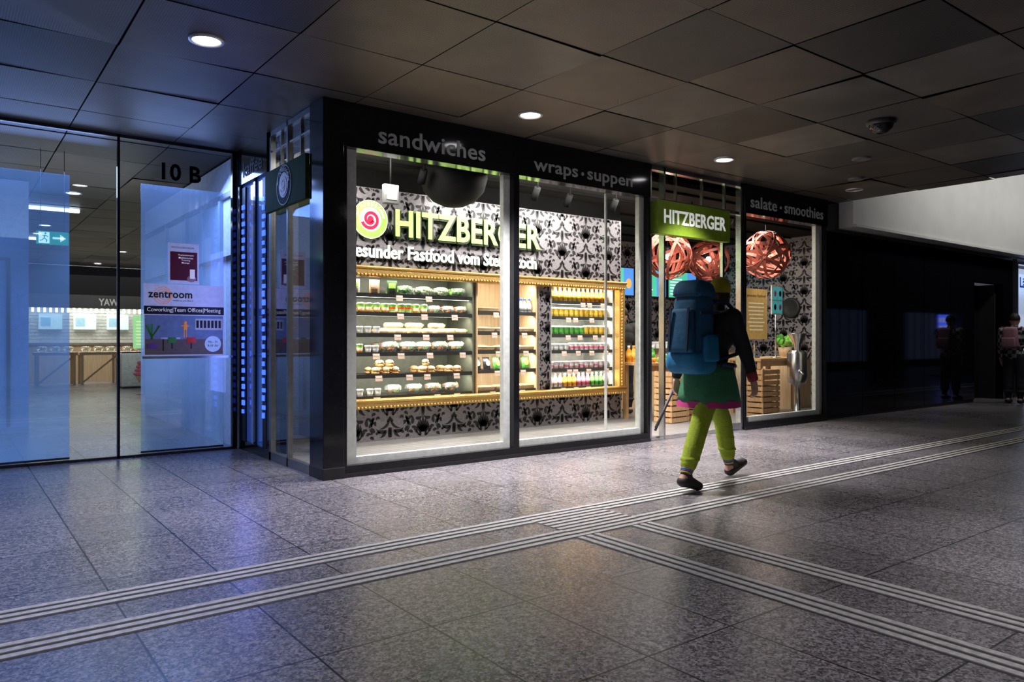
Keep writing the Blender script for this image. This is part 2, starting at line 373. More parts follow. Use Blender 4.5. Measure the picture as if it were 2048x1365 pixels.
d = MB()
for x, w in ((6.6, .05), (6.86, .03), (8.36, .05)): d.box(x, x + w, 6.06, 6.14, 0, Z, chrome)
d.box(6.6, 8.4, 6.06, 6.14, Z - .05, Z, chrome); d.box(6.6, 8.4, 6.07, 6.13, 2.84, 2.88, chrome); d.box(6.6, 8.4, 6.05, 6.15, 0, .012, chrome)
for x in (7.1, 7.6, 8.05): d.box(x, x + .02, 6.08, 6.12, 2.88, Z - .05, chrome)
dr = struct(d.build('door_1'), 'tall glazed steel shop entrance')
m = MB(); m.box(8.0, 8.04, 6.075, 6.115, .012, 2.84, chrome); m.box(8.0, 8.36, 6.075, 6.115, .012, .1, chrome); m.build('sliding_leaf', dr)
d = MB()
for y, w in ((6.33, .03), (6.9, .03), (7.36, .05)): d.box(2.57, 2.62, y, y + w, 0, Z, steel2)
d.box(2.57, 2.62, 6.33, 7.41, 2.84, 2.87, steel2); d.box(2.57, 2.62, 6.33, 7.41, Z - .05, Z, steel2); d.box(2.57, 2.62, 6.33, 7.41, 0, .08, steel2)
for y in (6.6, 7.1): d.box(2.58, 2.61, y, y + .015, 2.87, Z - .05, chrome)
d.box(2.58, 2.61, 6.35, 7.4, 3.05, 3.065, chrome)
dr2 = struct(d.build('door_2'), 'narrow glazed steel side entrance')
m = MB(); m.box(2.595, 2.6, 6.36, 7.36, .08, Z - .05, glassmat('side_glass', (.85, .87, .87), .06)); m.build('glass_pane', dr2)
d = MB(); d.box(2.57, 2.68, 7.41, 7.46, 0, 2.87, black); d.box(2.58, 2.62, 7.86, 7.92, 0, 2.87, black); d.box(2.57, 2.62, 8.33, 8.38, 0, 2.87, black); d.box(2.57, 2.68, 7.46, 8.33, 0, .1, black)
w4 = struct(d.build('window_4'), 'dark framed side window with painted blue glow')
m = MB(); m.box(2.6, 2.605, 7.46, 8.33, .1, 2.87, glassmat('blue_glow_glass', (.7, .78, .95), .08, film=(.02, .06, .3), filmfac=.4, femit=1)); m.build('glass_pane', w4)  # emissive film paints reflected blue light into the pane
bluee = M('blue_reflection_glow', (.02, .05, .4), .4, emit=2.6, ecol=(.035, .1, 1))  # glowing blocks stand in for blue reflections in the black panel
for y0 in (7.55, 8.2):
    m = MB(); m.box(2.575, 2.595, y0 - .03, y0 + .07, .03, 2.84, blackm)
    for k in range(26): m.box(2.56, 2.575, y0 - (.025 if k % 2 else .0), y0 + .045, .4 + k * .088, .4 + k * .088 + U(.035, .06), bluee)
    o = m.build('led_light_bar'); top(o, 'vertical bar of small glowing blocks painting a blue reflection beside the entrance', 'light', 'blue reflection bars')
m = MB(); m.box(2.76, 2.8, 7.45, 8.36, .03, 3.1, blackm); struct(m.build('trim_3'), 'dark partition behind the blue reflection bars')

def ring_logo(parent, c, r, facing, ringc, wcol, emit):
    m = MB(); dx = Vector((0, -.003, 0)) if facing == '-Y' else Vector((-.003, 0, 0)); c = Vector(c)
    sfx = facing[-1]
    wl = M('logo_white' + sfx, (wcol,) * 3, .5, emit=emit); red = M('logo_red' + sfx, (.7 * wcol, .01, .07 * wcol), .5, emit=emit)
    disc(m, c, 0, r, ringc, facing); disc(m, c + dx * .5, r * .95, r * .99, wl, facing); disc(m, c + dx, 0, r * .62, wl, facing)
    disc(m, c + dx * 2, lambda s: r * (.4 - .3 * s), lambda s: r * (.58 - .33 * s), red, facing, 200, 700, 60)
    disc(m, c + dx * 2, 0, .18 * r, red, facing)
    m.build('round_logo', parent)
    ax = Vector((1, 0, 0)) if facing == '-Y' else Vector((0, -1, 0))
    s = 'HITZBERGER'
    for k, ch in enumerate(s):
        a = math.radians(165 - k * 150 / 9); cc = c + dx * 2 + (ax * math.cos(a) + Vector((0, 0, 1)) * math.sin(a)) * r * .78
        hh = r * .22; text(ch, cc - ax * hh * .35 - Vector((0, 0, hh / 2)), hh * .7 if ch != 'I' else hh * .2, hh, wl, facing, parent, ext=.002, bold=.02)
s1 = MB().box(6.65, 8.0, 5.96, 6.06, 2.44, 2.84, lime).build('projecting_sign', bevel=.005); top(s1, 'lime green sign box with white shop lettering over the entrance', 'sign', 'green shop signs')
lw = M('letter_white', (.85, .85, .8), .4, emit=.45)
text('HITZBERGER', (6.75, 5.96, 2.57), 1.16, .17, lw, parent=s1, bold=.018, ext=.006)
s2 = MB().box(2.52, 2.56, 6.34, 7.38, 2.44, 2.84, dgreen).build('projecting_sign', bevel=.004); top(s2, 'green sign box with round emblem over the side entrance', 'sign', 'green shop signs')
ring_logo(s2, (2.517, 6.86, 2.64), .19, '-X', M('black_emblem', (.012, .016, .01), .7, spec=.1), .3, .02)

sg = E('wall_sign', (4.14, 7.79, 2.3), 'illuminated shop name lettering mounted on the wallpaper', 'sign')
lg = M('letter_green_glow', (.5, .8, .18), .4, emit=.75, ecol=(.58, .9, .26)); side = M('letter_side', (.03, .05, .02), .4)
lw2 = M('letter_white_glow', (.95, .95, .9), .4, emit=1.1)
text('HITZBERGER', (4.16, 7.79, 2.365), 2.15, .33, side, parent=sg, bold=.035, ext=.08, name='letter_returns_shade')
text('HITZBERGER', (4.14, 7.705, 2.385), 2.15, .32, lg, parent=sg, bold=.022, ext=.012)
text('Gesunder Fastfood vom Sternekoch', (3.54, 7.79, 2.12), 2.76, .165, side, parent=sg, bold=.02, ext=.015, name='letter_returns_shade')  # dark offset copy paints the shade behind the white letters
text('Gesunder Fastfood vom Sternekoch', (3.53, 7.77, 2.13), 2.74, .16, lw2, parent=sg, bold=.012, ext=.02)
ring_logo(sg, (3.84, 7.74, 2.56), .22, '-Y', M('logo_lime', (.36, .55, .12), .4, emit=.3), .85, .3)

def prof_bar(m, p0, p1, axis):
    (x0, z0), (x1, z1) = p0, p1
    m.box(x0, x1, 7.7, 7.8, z0, z1, gold)
    if axis == 'X':
        m.box(x0, x1, 7.67, 7.7, z0 + .03, z1 - .04, gold); m.tube((x0, 7.67, z1 - .02), (x1, 7.67, z1 - .02), .018, .018, gold, 8)
        n = int((x1 - x0) / .045)
        for k in range(n): m.ball((x0 + .02 + k * .045, 7.67, z0 + .018), (.019, .014, .016), gold, 6, 4)
    else:
        m.box(x0 + .03, x1 - .03, 7.67, 7.7, z0, z1, gold); n = int((z1 - z0) / .045)
        for k in range(n): m.ball((x0 + .02, 7.67, z0 + .02 + k * .045), (.016, .014, .019), gold, 6, 4)
m = MB(); prof_bar(m, (3.46, 1.91), (7.88, 2.03), 'X'); prof_bar(m, (3.46, .41), (7.88, .52), 'X'); prof_bar(m, (3.46, .52), (3.57, 1.91), 'Z'); prof_bar(m, (7.77, .52), (7.88, 1.91), 'Z')
top(m.build('picture_frame'), 'ornate gilded frame around the built-in shelving', 'frame')

# fridges
led = M('led_strip', (1, 1, .92), .4, emit=6, ecol=(1, .98, .88))
tagm = M('price_tag_card', (.85, .62, .5), .5); tagw = M('tag_white', (.9, .88, .85), .5)
LV = [.535, .785, 1.04, 1.26, 1.505, 1.72]
def area(name, loc, rot, sx, sy, p, col=(1, 1, 1), shape='RECTANGLE', spread=None):
    l = bpy.data.lights.new(name, 'AREA'); l.energy = p; l.color = col; l.shape = shape; l.size = sx; l.size_y = sy
    if spread: l.spread = math.radians(spread)
    o = bpy.data.objects.new(name, l); o.location = loc; o.rotation_euler = rot; COL.objects.link(o); return o
def fridge(x0, x1, back, label, cat, shelfm, tags, pw, name='refrigerated_shelf', lv=LV, strips=True):
    e = E(name, ((x0 + x1) / 2, 8.1, .5), label, cat)
    m = MB(); m.box(x0, x1, 8.42, 8.45, .44, 2.0, back); m.box(x0, x0 + .02, 7.82, 8.42, .44, 2, back); m.box(x1 - .02, x1, 7.82, 8.42, .44, 2, back); m.box(x0, x1, 7.82, 8.42, 1.96, 2, back); m.box(x0, x1, 7.82, 8.42, .44, .5, back); m.build('cabinet_body', e)
    for z in lv:
        m = MB(); m.box(x0 + .02, x1 - .02, 7.84, 8.42, z - .02, z, shelfm); m.box(x0 + .02, x1 - .02, 7.83, 7.84, z - .035, z + .012, shelfm); m.build('shelf', e)
        if strips and z > .6:
            m = MB(); m.box(x0 + .04, x1 - .04, 7.86, 7.885, z - .034, z - .021, led); m.build('light_strip', e)
        for k in range(tags):
            if z < .5 or R() < .12: continue
            c = x0 + .12 + (x1 - x0 - .24) * (k + U(.2, .8)) / tags
            m = MB(); m.box(c, c + .085, 7.812, 7.818, z - .07, z - .005, tagm, rot=(-.15, 0, 0)); m.box(c + .008, c + .077, 7.809, 7.811, z - .03, z - .012, tagw, rot=(-.15, 0, 0)); m.build('price_tag', e)
    m = MB(); m.box(x0 + .04, x1 - .04, 7.86, 7.885, 1.945, 1.958, led); m.build('light_strip', e)
    for z in [z for z in lv[1:]] + [1.96]: area('shelf_lamp', ((x0 + x1) / 2, 7.88, z - .045), (math.radians(25), 0, 0), x1 - x0 - .1, .03, pw * (x1 - x0), (1, .96, .82))
    return e
fridge(3.57, 5.31, M('fridge_dark', (.12, .13, .1), .4), 'chilled shelves filled with bowls, wraps and sandwiches', 'fridge', M('shelf_black', (.03, .03, .03), .3), 4, 6)
fridge(5.35, 6.34, paleply, 'pale wooden shelf unit with bread and crisps', 'shelf', M('shelf_dark_grey', (.05, .045, .04), .4), 3, 6.5, name='wooden_shelf', lv=[.535, .8, 1.05, 1.29, 1.55], strips=False)
fridge(6.57, 7.77, M('fridge_light', (.42, .44, .4), .4), 'chilled shelves filled with bottles and cups of juice', 'fridge', M('shelf_black2', (.05, .05, .05), .3), 4, 6.5)

# products
greens = [M('leaf_a', (.12, .4, .04), .5), M('leaf_b', (.3, .6, .1), .5), M('leaf_c', (.06, .24, .03), .5)]
reds = [M('tomato', (.7, .06, .03), .3), M('carrot', (.85, .3, .04), .4)]
cream = M('cream', (.85, .78, .6), .5); bread = M('bread_crust', (.62, .34, .13), .6, bump=.4, scale=40); bread2 = M('bread_light', (.82, .6, .32), .6, bump=.3, scale=40)
kraft = M('kraft_paper', (.6, .42, .24), .7); ham = M('ham_pink', (.8, .42, .36), .5)
def bowl(mix, lid=True):
    m = MB(); m.lathe((0, 0, 0), [(0, 0), (.05, 0), (.078, .05), (.085, .055), (.083, .058), (.07, .045), (0, .02)], clearpl, 20)
    for k in range(30):
        a = U(0, 6.28); r = U(0, .07); z = .04 + U(0, .04)
        c = random.choice(mix); m.ball((r * math.cos(a), r * math.sin(a), z), (U(.014, .025), U(.014, .025), U(.007, .016)), c, 7, 4, .5, (R() * 3, R() * 3, 0))
    if lid: m.lathe((0, 0, 0), [(.084, .057), (.076, .088), (.045, .1), (0, .101)], clearpl, 20)
    return proto(m, 'bowl')
B1 = bowl(greens); B2 = bowl(greens + reds + [cream]); B3 = bowl([cream, bread2, reds[1], greens[1]]); B4 = bowl(greens[1:] + [cream, cream])
def cup(cols, h=.11, lidm=None, r=.04):
    m = MB(); n = len(cols); pr = [(0, 0), (r * .75, 0)]; ms = [cols[0]]
    for k in range(n): pr.append((r * (.75 + .25 * (k + 1) / n), h * .85 * (k + 1) / n)); ms.append(cols[k])
    pr += [(r * 1.06, h * .86), (r * 1.06, h * .9), (r * .9, h), (0, h)]; l = lidm or clearpl; ms += [l] * 4
    m.lathe((0, 0, 0), pr, ms, 18); return proto(m, 'cup')
wpl = M('white_plastic', (.88, .88, .86), .3); yel = M('mango', (.95, .62, .08), .35); org = M('orange_juice', (.95, .4, .03), .3); grn = M('green_juice', (.12, .5, .08), .3); pink = M('berry', (.75, .18, .28), .35); pk2 = M('soft_pink', (.85, .5, .5), .4)
C1 = cup([cream, greens[1], reds[0], greens[0]]); C2 = cup([reds[1], cream, greens[1]]); C3 = cup([wpl, wpl], .09, wpl); C4 = cup([yel, yel], .13, wpl); C5 = cup([grn, grn], .12, wpl); C6 = cup([wpl, pink, wpl], .1, wpl); C7 = cup([pk2, wpl], .1, pink)
def bottle(liq, capm, h=.19, r=.032, lab=None):
    m = MB(); lb = lab or liq
    m.lathe((0, 0, 0), [(0, 0), (r * .92, 0), (r, .01), (r, h * .2), (r * 1.01, h * .2), (r * 1.01, h * .5), (r, h * .5), (r, h * .62), (r * .45, h * .82), (r * .4, h * .88)], [liq, liq, liq, lb, lb, lb, liq, liq, liq], 16)
    m.lathe((0, 0, 0), [(r * .5, h * .87), (r * .5, h), (0, h)], capm, 14); return proto(m, 'bottle')
Bo = [bottle(org, wpl), bottle(yel, M('cap_orange', (.9, .35, .05), .4)), bottle(M('water', (.55, .65, .75), .1), M('cap_blue', (.05, .15, .6), .4), lab=wpl), bottle(pink, wpl), bottle(wpl, reds[0], lab=pk2), bottle(grn, wpl), bottle(M('cola', (.1, .04, .02), .15), reds[0], lab=reds[0])]
def wrapm():
    m = MB(); m.rbox((0, 0, .028), (.2, .06, .055), .024, bread2); m.rbox((-.03, 0, .028), (.12, .064, .058), .026, kraft)
    for k in range(8): m.ball((.1, U(-.018, .018), .028 + U(-.016, .016)), (.008, .008, .008), random.choice(greens + reds), 6, 4)
    return proto(m, 'wrap')
WR = wrapm()
def sandw():
    m = MB(); m.ball((0, 0, .018), (.085, .035, .018), bread, 16, 8, .04); m.ball((0, 0, .052), (.085, .036, .024), bread2, 16, 8, .04)
    for k in range(16): m.ball((U(-.07, .07), U(-.034, .03), .034 + U(-.006, .006)), (.018, .012, .005), random.choice(greens + [ham, reds[0], cream]), 7, 4, .5)
    return proto(m, 'sandwich')
SW = sandw()
def roll():
    m = MB(); m.ball((0, 0, .026), (.055, .04, .028), bread, 14, 8, .08)
    for k in (-1, 0, 1): m.ball((k * .025, 0, .05), (.004, .022, .004), bread2, 6, 4)
    return proto(m, 'roll')
RO = roll()
def basket():
    m = MB(); w = kraft
    for k in range(4):
        s = 1 + k * .05; z = k * .014
        a, b = .13 * s, .09 * s
        for p, q in (((-a, -b), (a, -b)), ((a, -b), (a, b)), ((a, b), (-a, b)), ((-a, b), (-a, -b))): m.tube((p[0], p[1], z + .008), (q[0], q[1], z + .008), .008, .008, w, 6)
    m.box(-.125, .125, -.085, .085, 0, .006, w); return proto(m, 'basket')
BK = basket()
def packet(c1, c2):
    m = MB(); vs = []; fs = []; nx, nz = 8, 10
    for sgn in (-1, 1):
        o = len(vs)
        for j in range(nz + 1):
            for i in range(nx + 1):
                u = i / nx; v = j / nz; b = (math.sin(math.pi * u) * math.sin(math.pi * v)) ** .5 * .03
                vs.append((-.06 + .12 * u, sgn * b + .004 * math.sin(9 * u + 7 * v), .17 * v))
        for j in range(nz):
            for i in range(nx): a = o + j * (nx + 1) + i; fs.append((a, a + 1, a + nx + 2, a + nx + 1))
    m.add(vs, fs, c1, True); disc(m, (0, -.034, .085), 0, .035, c2, '-Y'); return proto(m, 'packet')
PK = [packet(M('foil_black', (.03, .03, .04), .25), M('foil_white', (.85, .85, .8), .3)), packet(M('foil_green', (.1, .4, .08), .25), M('foil_yellow', (.9, .75, .1), .3)), packet(M('foil_silver', (.7, .72, .75), .2, .5), reds[0])]
def card(bgm, cm):
    m = MB(); m.box(-.065, .065, -.003, .003, 0, .17, bgm); m.box(-.045, .045, -.005, -.003, .08, .14, cm)
    for k in range(3): m.box(-.04, .04, -.005, -.003, .02 + k * .017, .027 + k * .017, blackm)
    return proto(m, 'card')
CD = [card(tagw, greens[1]), card(kraft, ham), card(M('card_dark', (.04, .08, .04), .5), greens[1])]
def row(mesh, name, xs, z, y, label, cat, group, jit=.01, sc=1, rz=.3, jy=.01):
    for x in xs:
        me = random.choice(mesh) if isinstance(mesh, list) else mesh
        inst(name, me, (x + U(-jit, jit), y + U(-jy, jy), z), U(-rz, rz), label, cat, group, sc)
def lin(a, b, n): return [a + (b - a) * k / (n - 1) for k in range(n)]
for x, c in zip((3.72, 3.97, 4.2), CD): inst('menu_card', c, (x, 7.9, LV[5]), 0, 'small standing menu card on the chilled top shelf', 'card', 'menu cards')
row([B1, B1, B4], 'salad_bowl', lin(4.4, 5.16, 4), LV[5], 7.97, 'clear bowl heaped with green salad leaves', 'salad bowl', 'salads on the top shelf', sc=1.25)
row([B1, B4], 'salad_bowl', lin(4.4, 5.16, 4), LV[5], 8.2, 'clear bowl heaped with green salad leaves', 'salad bowl', 'salads on the top shelf', sc=1.25)
row([C1, C2], 'layered_salad_cup', lin(3.7, 4.64, 10), LV[4], 7.92, 'clear cup of layered salad with lid', 'cup', 'layered salad cups', sc=1.1)
row([C1, C2], 'layered_salad_cup', lin(3.7, 4.64, 10), LV[4], 8.06, 'clear cup of layered salad with lid', 'cup', 'layered salad cups', sc=1.1)
row([B2, B3], 'salad_bowl', lin(4.8, 5.18, 3), LV[4], 7.95, 'lidded bowl of mixed salad', 'salad bowl', 'mixed salad bowls', sc=1.1)
row(C3, 'dessert_cup', lin(3.68, 4.0, 4), LV[3], 7.92, 'small white lidded dessert cup', 'cup', 'dessert cups')
row(WR, 'wrap', lin(4.15, 5.15, 6), LV[3], 7.96, 'cut wrap rolled in brown paper', 'wrap', 'wraps on the shelf', sc=1.3, rz=.4)
row(WR, 'wrap', lin(4.2, 5.1, 5), LV[3], 8.17, 'cut wrap rolled in brown paper', 'wrap', 'wraps on the shelf', sc=1.3, rz=.4)
row(WR, 'wrap', lin(4.25, 4.85, 3), LV[3] + .072, 7.99, 'cut wrap lying on top of the others', 'wrap', 'wraps on the shelf', sc=1.2, rz=.3)
row([C2, C3], 'dessert_cup', lin(3.68, 4.0, 4), LV[2], 7.92, 'small lidded dessert cup', 'cup', 'dessert cups')
row([B2, B3], 'salad_bowl', lin(4.2, 5.12, 5), LV[2], 7.97, 'wide clear bowl with colourful mixed salad', 'salad bowl', 'mixed salad bowls', sc=1.35)
row([B2, B3], 'salad_bowl', lin(4.2, 5.12, 5), LV[2], 8.22, 'wide clear bowl with colourful mixed salad', 'salad bowl', 'mixed salad bowls', sc=1.25)
for g0, n in ((4.0, 3), (4.62, 2), (5.0, 2)):
    for k in range(n):
        for j in range(2): inst('sandwich', SW, (g0 + k * .13, 7.93 + j * .19, LV[1]), U(1.2, 1.5), 'filled baguette sandwich with salad', 'sandwich', 'sandwiches on the shelf', 1.2)
for x in (4.06, 4.19, 4.68): inst('sandwich', SW, (x, 7.95, LV[1] + .09), U(1.2, 1.5), 'filled baguette sandwich stacked on others', 'sandwich', 'sandwiches on the shelf', 1.1)
row([B3, B2], 'salad_bowl', lin(4.25, 5.05, 4), LV[0], 7.96, 'clear bowl of fruit and grains', 'salad bowl', 'mixed salad bowls', sc=1.3)
row([C3], 'dessert_cup', lin(3.7, 4.05, 4), LV[0], 7.95, 'small white lidded dessert cup', 'cup', 'dessert cups')
row([Bo[2], Bo[2], Bo[6]], 'water_bottle', lin(6.0, 6.28, 5), 1.55, 7.93, 'plastic drink bottle with coloured cap', 'bottle', 'bottles on the wooden shelf', sc=1.05, jit=.003)
row([Bo[2]], 'water_bottle', lin(6.0, 6.28, 5), 1.55, 8.03, 'plastic drink bottle with coloured cap', 'bottle', 'bottles on the wooden shelf', sc=1.05, jit=.003)
for z in (1.29, 1.05, .535):
    for x in (5.53, 5.85, 6.17):
        inst('bread_basket', BK, (x, 7.98, z), 0, 'woven brown tray holding bread rolls', 'basket', 'bread baskets')
        for k in range(4): inst('bread_roll', RO, (x - .06 + (k % 2) * .11, 7.94 + (k // 2) * .085, z + .012 + U(0, .01)), U(0, 3), 'golden baked bread roll in a woven tray', 'bread roll', 'bread rolls')
for k, x in enumerate(lin(5.45, 6.24, 6)): inst('crisp_packet', PK[(k // 2) % 3 if k < 4 else 1], (x, 7.95, .8), 0, 'shiny crisp packet standing on the shelf', 'crisps', 'crisp packets', 1.0, rot=(-.2, 0, U(-.2, .2)))
inst('bread_basket', BK, (5.58, 7.98, 1.55), 0, 'woven brown tray holding bread rolls', 'basket', 'bread baskets')
for k in range(4): inst('bread_roll', RO, (5.52 + (k % 2) * .11, 7.94 + (k // 2) * .085, 1.565), U(0, 3), 'golden baked bread roll in a woven tray', 'bread roll', 'bread rolls')
for k, x in enumerate(lin(6.65, 7.69, 13)): inst('juice_bottle', Bo[0] if k > 6 else Bo[1], (x, 7.92, LV[5]), 0, 'bottle of orange juice with cap', 'bottle', 'juice bottles', 1.1)
for k, x in enumerate(lin(6.65, 7.69, 12)):
    inst('juice_cup', C4, (x, 7.92, LV[4]), 0, 'cup of yellow mango juice with white lid', 'cup', 'juice cups', 1.05)
    inst('juice_cup', C5 if k < 7 else C4, (x, 7.92, LV[3]), 0, 'cup of bright juice with white lid', 'cup', 'juice cups', 1.05)
    inst('yoghurt_cup', C3 if k < 4 else C6, (x, 7.92, LV[2]), 0, 'white yoghurt cup with lid', 'cup', 'yoghurt cups', 1.1)
    inst('yoghurt_cup', C7 if k % 3 else C6, (x, 7.92, LV[1]), 0, 'pink and white yoghurt cup', 'cup', 'yoghurt cups', 1.1)
for k, x in enumerate(lin(6.65, 7.69, 13)): inst('juice_bottle', [Bo[4], Bo[0], Bo[3], Bo[5]][(k // 3) % 4], (x, 7.92, LV[0]), 0, 'small bottle of smoothie', 'bottle', 'smoothie bottles', 1.0)

# shop fixtures
def ribbon_lamp(c, r, seed):
    rnd = random.Random(seed); e = E('pendant_lamp', c, 'round pendant lamp woven from copper coloured bands', 'lamp', 'copper pendant lamps')
    m = MB(); C = Vector(c)
    for k in range(15):
        ax = Vector((rnd.gauss(0, 1), rnd.gauss(0, 1), rnd.gauss(0, 1))).normalized(); a = ax.orthogonal().normalized(); b = ax.cross(a)
        off = rnd.uniform(-.45, .45) * r; rr = math.sqrt(r * r - off * off) * (1 - .01 * (k % 3)); w = .024; vs = []; fs = []; n = 40
        for i in range(n):
            t = 2 * math.pi * i / n; d = a * math.cos(t) + b * math.sin(t)
            for q, s in ((rr, -w), (rr, w), (rr - .006, w), (rr - .006, -w)): vs.append(C + d * q + ax * (off + s))
        for i in range(n):
            for q in range(4): fs.append((i * 4 + q, i * 4 + (q + 1) % 4, ((i + 1) % n) * 4 + (q + 1) % 4, ((i + 1) % n) * 4 + q))
        m.add(vs, fs, copper)
    m.build('lamp_shade', e)
    m = MB(); m.ball(c, (.05, .05, .06), M('warm_bulb', (1, .9, .7), .4, emit=4, ecol=(1, .85, .6))); m.tube(C + Vector((0, 0, .05)), C + Vector((0, 0, .12)), .02, .02, blackm); m.build('bulb', e)
    m = MB(); m.tube(C + Vector((0, 0, .12)), (c[0], c[1], 3.14), .005, .005, blackm, 6); m.build('cord', e)
    l = bpy.data.lights.new('bulb_light', 'POINT'); l.energy = 8; l.color = (1, .85, .65); l.shadow_soft_size = .06; o = bpy.data.objects.new('bulb_light', l); o.location = (c[0], c[1], c[2] - .1); COL.objects.link(o)
ribbon_lamp((8.88, 7.77, 2.49), .37, 1); ribbon_lamp((10.3, 7.0, 2.53), .37, 2); ribbon_lamp((11.3, 8.9, 2.68), .38, 3)
m = MB(); DC = (4.55, 7.1, 2.68); m.lathe(DC, [(0, .0), (.12, .015), (.24, .07), (.34, .18), (.38, .33), (.37, .42), (.1, .45), (0, .45)], M('dome_black', (.01, .01, .01), .7, spec=.1), 32)
m.tube((4.55, 7.1, 3.1), (4.55, 7.1, 3.14), .05, .05, blackm); top(m.build('dome_lamp', loc=DC), 'large black dome hanging from the shop ceiling', 'lamp')
e = E('emergency_light', (3.65, 6.9, 2.65), 'small white emergency light box hanging from the ceiling', 'light')
gbx = M('grey_plastic', (.14, .145, .14), .5)
m = MB(); m.rbox((3.65, 6.9, 2.69), (.17, .06, .2), .01, gbx); m.build('housing', e)
m = MB(); m.box(3.59, 3.71, 6.865, 6.87, 2.63, 2.73, M('lens_grey', (.22, .23, .22), .4)); m.build('lens', e)
m = MB(); m.tube((3.65, 6.9, 2.79), (3.65, 6.9, 3.14), .008, .008, voidm); m.build('hanging_rod', e)
for x, y in ((4.05, 6.9), (5.2, 6.9), (5.6, 6.9), (6.2, 7.0), (6.9, 6.9), (7.5, 7.0), (9.2, 6.7), (8.4, 6.9)):
    e = E('spotlight', (x, y, 2.95), 'small black track spotlight on the shop ceiling', 'lamp', 'track spotlights')
    m = MB(); m.tube((x, y, 3.0), (x + .02, y + .1, 2.88), .04, .045, voidm, 14); m.build('lamp_head', e)
    m = MB(); m.tube((x, y, 3.0), (x, y, 3.14), .008, .008, voidm); m.build('bracket', e)
m = MB(); m.box(3.1, 3.2, 7.2, 7.5, .03, 3.1, M('warm_grey', (.3, .27, .24), .5)); struct(m.build('trim_4'), 'warm grey pillar inside side entrance')

def crate_mesh(w=.42, d=.3, h=.24):
    m = MB()
    for k in range(3):
        z = .01 + k * h / 3; m.box(-w / 2, w / 2, -d / 2, -d / 2 + .012, z, z + h / 3 - .018, pinewood); m.box(-w / 2, w / 2, d / 2 - .012, d / 2, z, z + h / 3 - .018, pinewood)
        m.box(-w / 2, -w / 2 + .012, -d / 2 + .012, d / 2 - .012, z, z + h / 3 - .018, pinewood); m.box(w / 2 - .012, w / 2, -d / 2 + .012, d / 2 - .012, z, z + h / 3 - .018, pinewood)
    for sx in (-1, 1):
        for sy in (-1, 1): x = sx * (w / 2 - .03); y = sy * (d / 2 - .025); m.box(x - .015, x + .015, y - .012, y + .012, 0, h, pinewood)
    m.box(-w / 2 + .012, w / 2 - .012, -d / 2 + .012, d / 2 - .012, .012, .02, pinewood)
    return proto(m, 'crate')
CR = crate_mesh()
crl = 'slatted pine fruit crate stacked in the shop window'
for k in range(3):
    inst('wooden_crate', CR, (9.72, 6.66, .03 + .243 * k), U(-.04, .04), crl, 'crate', 'pine crates')
    inst('wooden_crate', CR, (8.2, 7.1, .03 + .243 * k), .1, crl, 'crate', 'pine crates')
    inst('wooden_crate', CR, (8.75, 7.08, .03 + .243 * k), -.1, crl, 'crate', 'pine crates')
def table(name, x0, x1, y0, y1, h, label):
    e = E(name, ((x0 + x1) / 2, (y0 + y1) / 2, .03), label, 'table')
    m = MB(); m.box(x0, x1, y0, y1, h - .04, h, pinewood); m.build('table_top', e, bevel=.004)
    for x in (x0 + .02, x1 - .08):
        for y in (y0 + .02, y1 - .08): m = MB(); m.box(x, x + .06, y, y + .06, .03, h - .04, pinewood); m.build('leg', e)
    m = MB(); m.box(x0 + .08, x1 - .08, y0 + .03, y0 + .06, h - .12, h - .04, pinewood); m.build('apron', e)
table('wooden_table', 9.95, 11.0, 6.85, 7.45, .9, 'pine side table by the shop window')
table('wooden_table', 7.95, 9.5, 7.3, 7.85, .86, 'long pine counter table with produce')
e = E('service_counter', (10.4, 9.0, .03), 'wood clad service counter below the menu screens', 'counter')
m = MB(); m.box(8.6, 12.4, 8.9, 9.5, .03, 1.0, paleply)
for k in range(14): m.box(8.6 + k * .27, 8.61 + k * .27, 8.895, 8.9, .05, .98, darkmetal)
m.build('counter_body', e); m = MB(); m.box(8.55, 12.45, 8.85, 9.55, 1.0, 1.04, chrome); m.build('counter_top', e)
e = E('coffee_machine', (9.3, 9.2, 1.04), 'stainless steel espresso machine on the counter', 'coffee machine')
m = MB(); m.rbox((9.3, 9.2, 1.25), (.7, .45, .42), .04, chrome); m.build('machine_body', e); m = MB(); m.box(9.0, 9.6, 8.95, 8.98, 1.1, 1.16, blackm)
for x in (9.12, 9.48): m.tube((x, 8.93, 1.2), (x, 8.83, 1.18), .015, .012, blackm); m.tube((x, 8.97, 1.16), (x, 8.97, 1.24), .035, .035, chrome)
m.build('group_heads', e)
scr = M('screen_green', (.08, .5, .3), .3, emit=1.0, ecol=(.08, .55, .35)); scb = M('screen_blue', (.05, .2, .6), .3, emit=1.0, ecol=(.1, .3, .8)); sct = M('screen_white', (.9, .9, .9), .3, emit=1.3)
for k in range(3):
    x = 10.0 + k * .95; e = E('menu_screen', (x + .44, 10.4, 2.35), 'glowing green and blue menu screen on the wall', 'screen', 'menu screens')
    m = MB(); m.box(x, x + .9, 10.4, 10.46, 2.05, 2.62, blackm); m.box(x + .3, x + .6, 10.46, 10.495, 2.2, 2.4, blackm); m.build('housing', e)
    m = MB(); m.box(x + .02, x + .6, 10.393, 10.399, 2.07, 2.6, scr); m.box(x + .6, x + .88, 10.393, 10.399, 2.07, 2.6, scb)
    for j in range(7): m.box(x + .06, x + U(.3, .5), 10.39, 10.393, 2.13 + j * .062, 2.15 + j * .062, sct)
    m.ball((x + .74, 10.39, 2.3), (.08, .004, .1), M('screen_food', (.8, .4, .1), .4, emit=1, ecol=(.8, .4, .1)), 12, 6)
    m.build('display', e)
_pm = {}
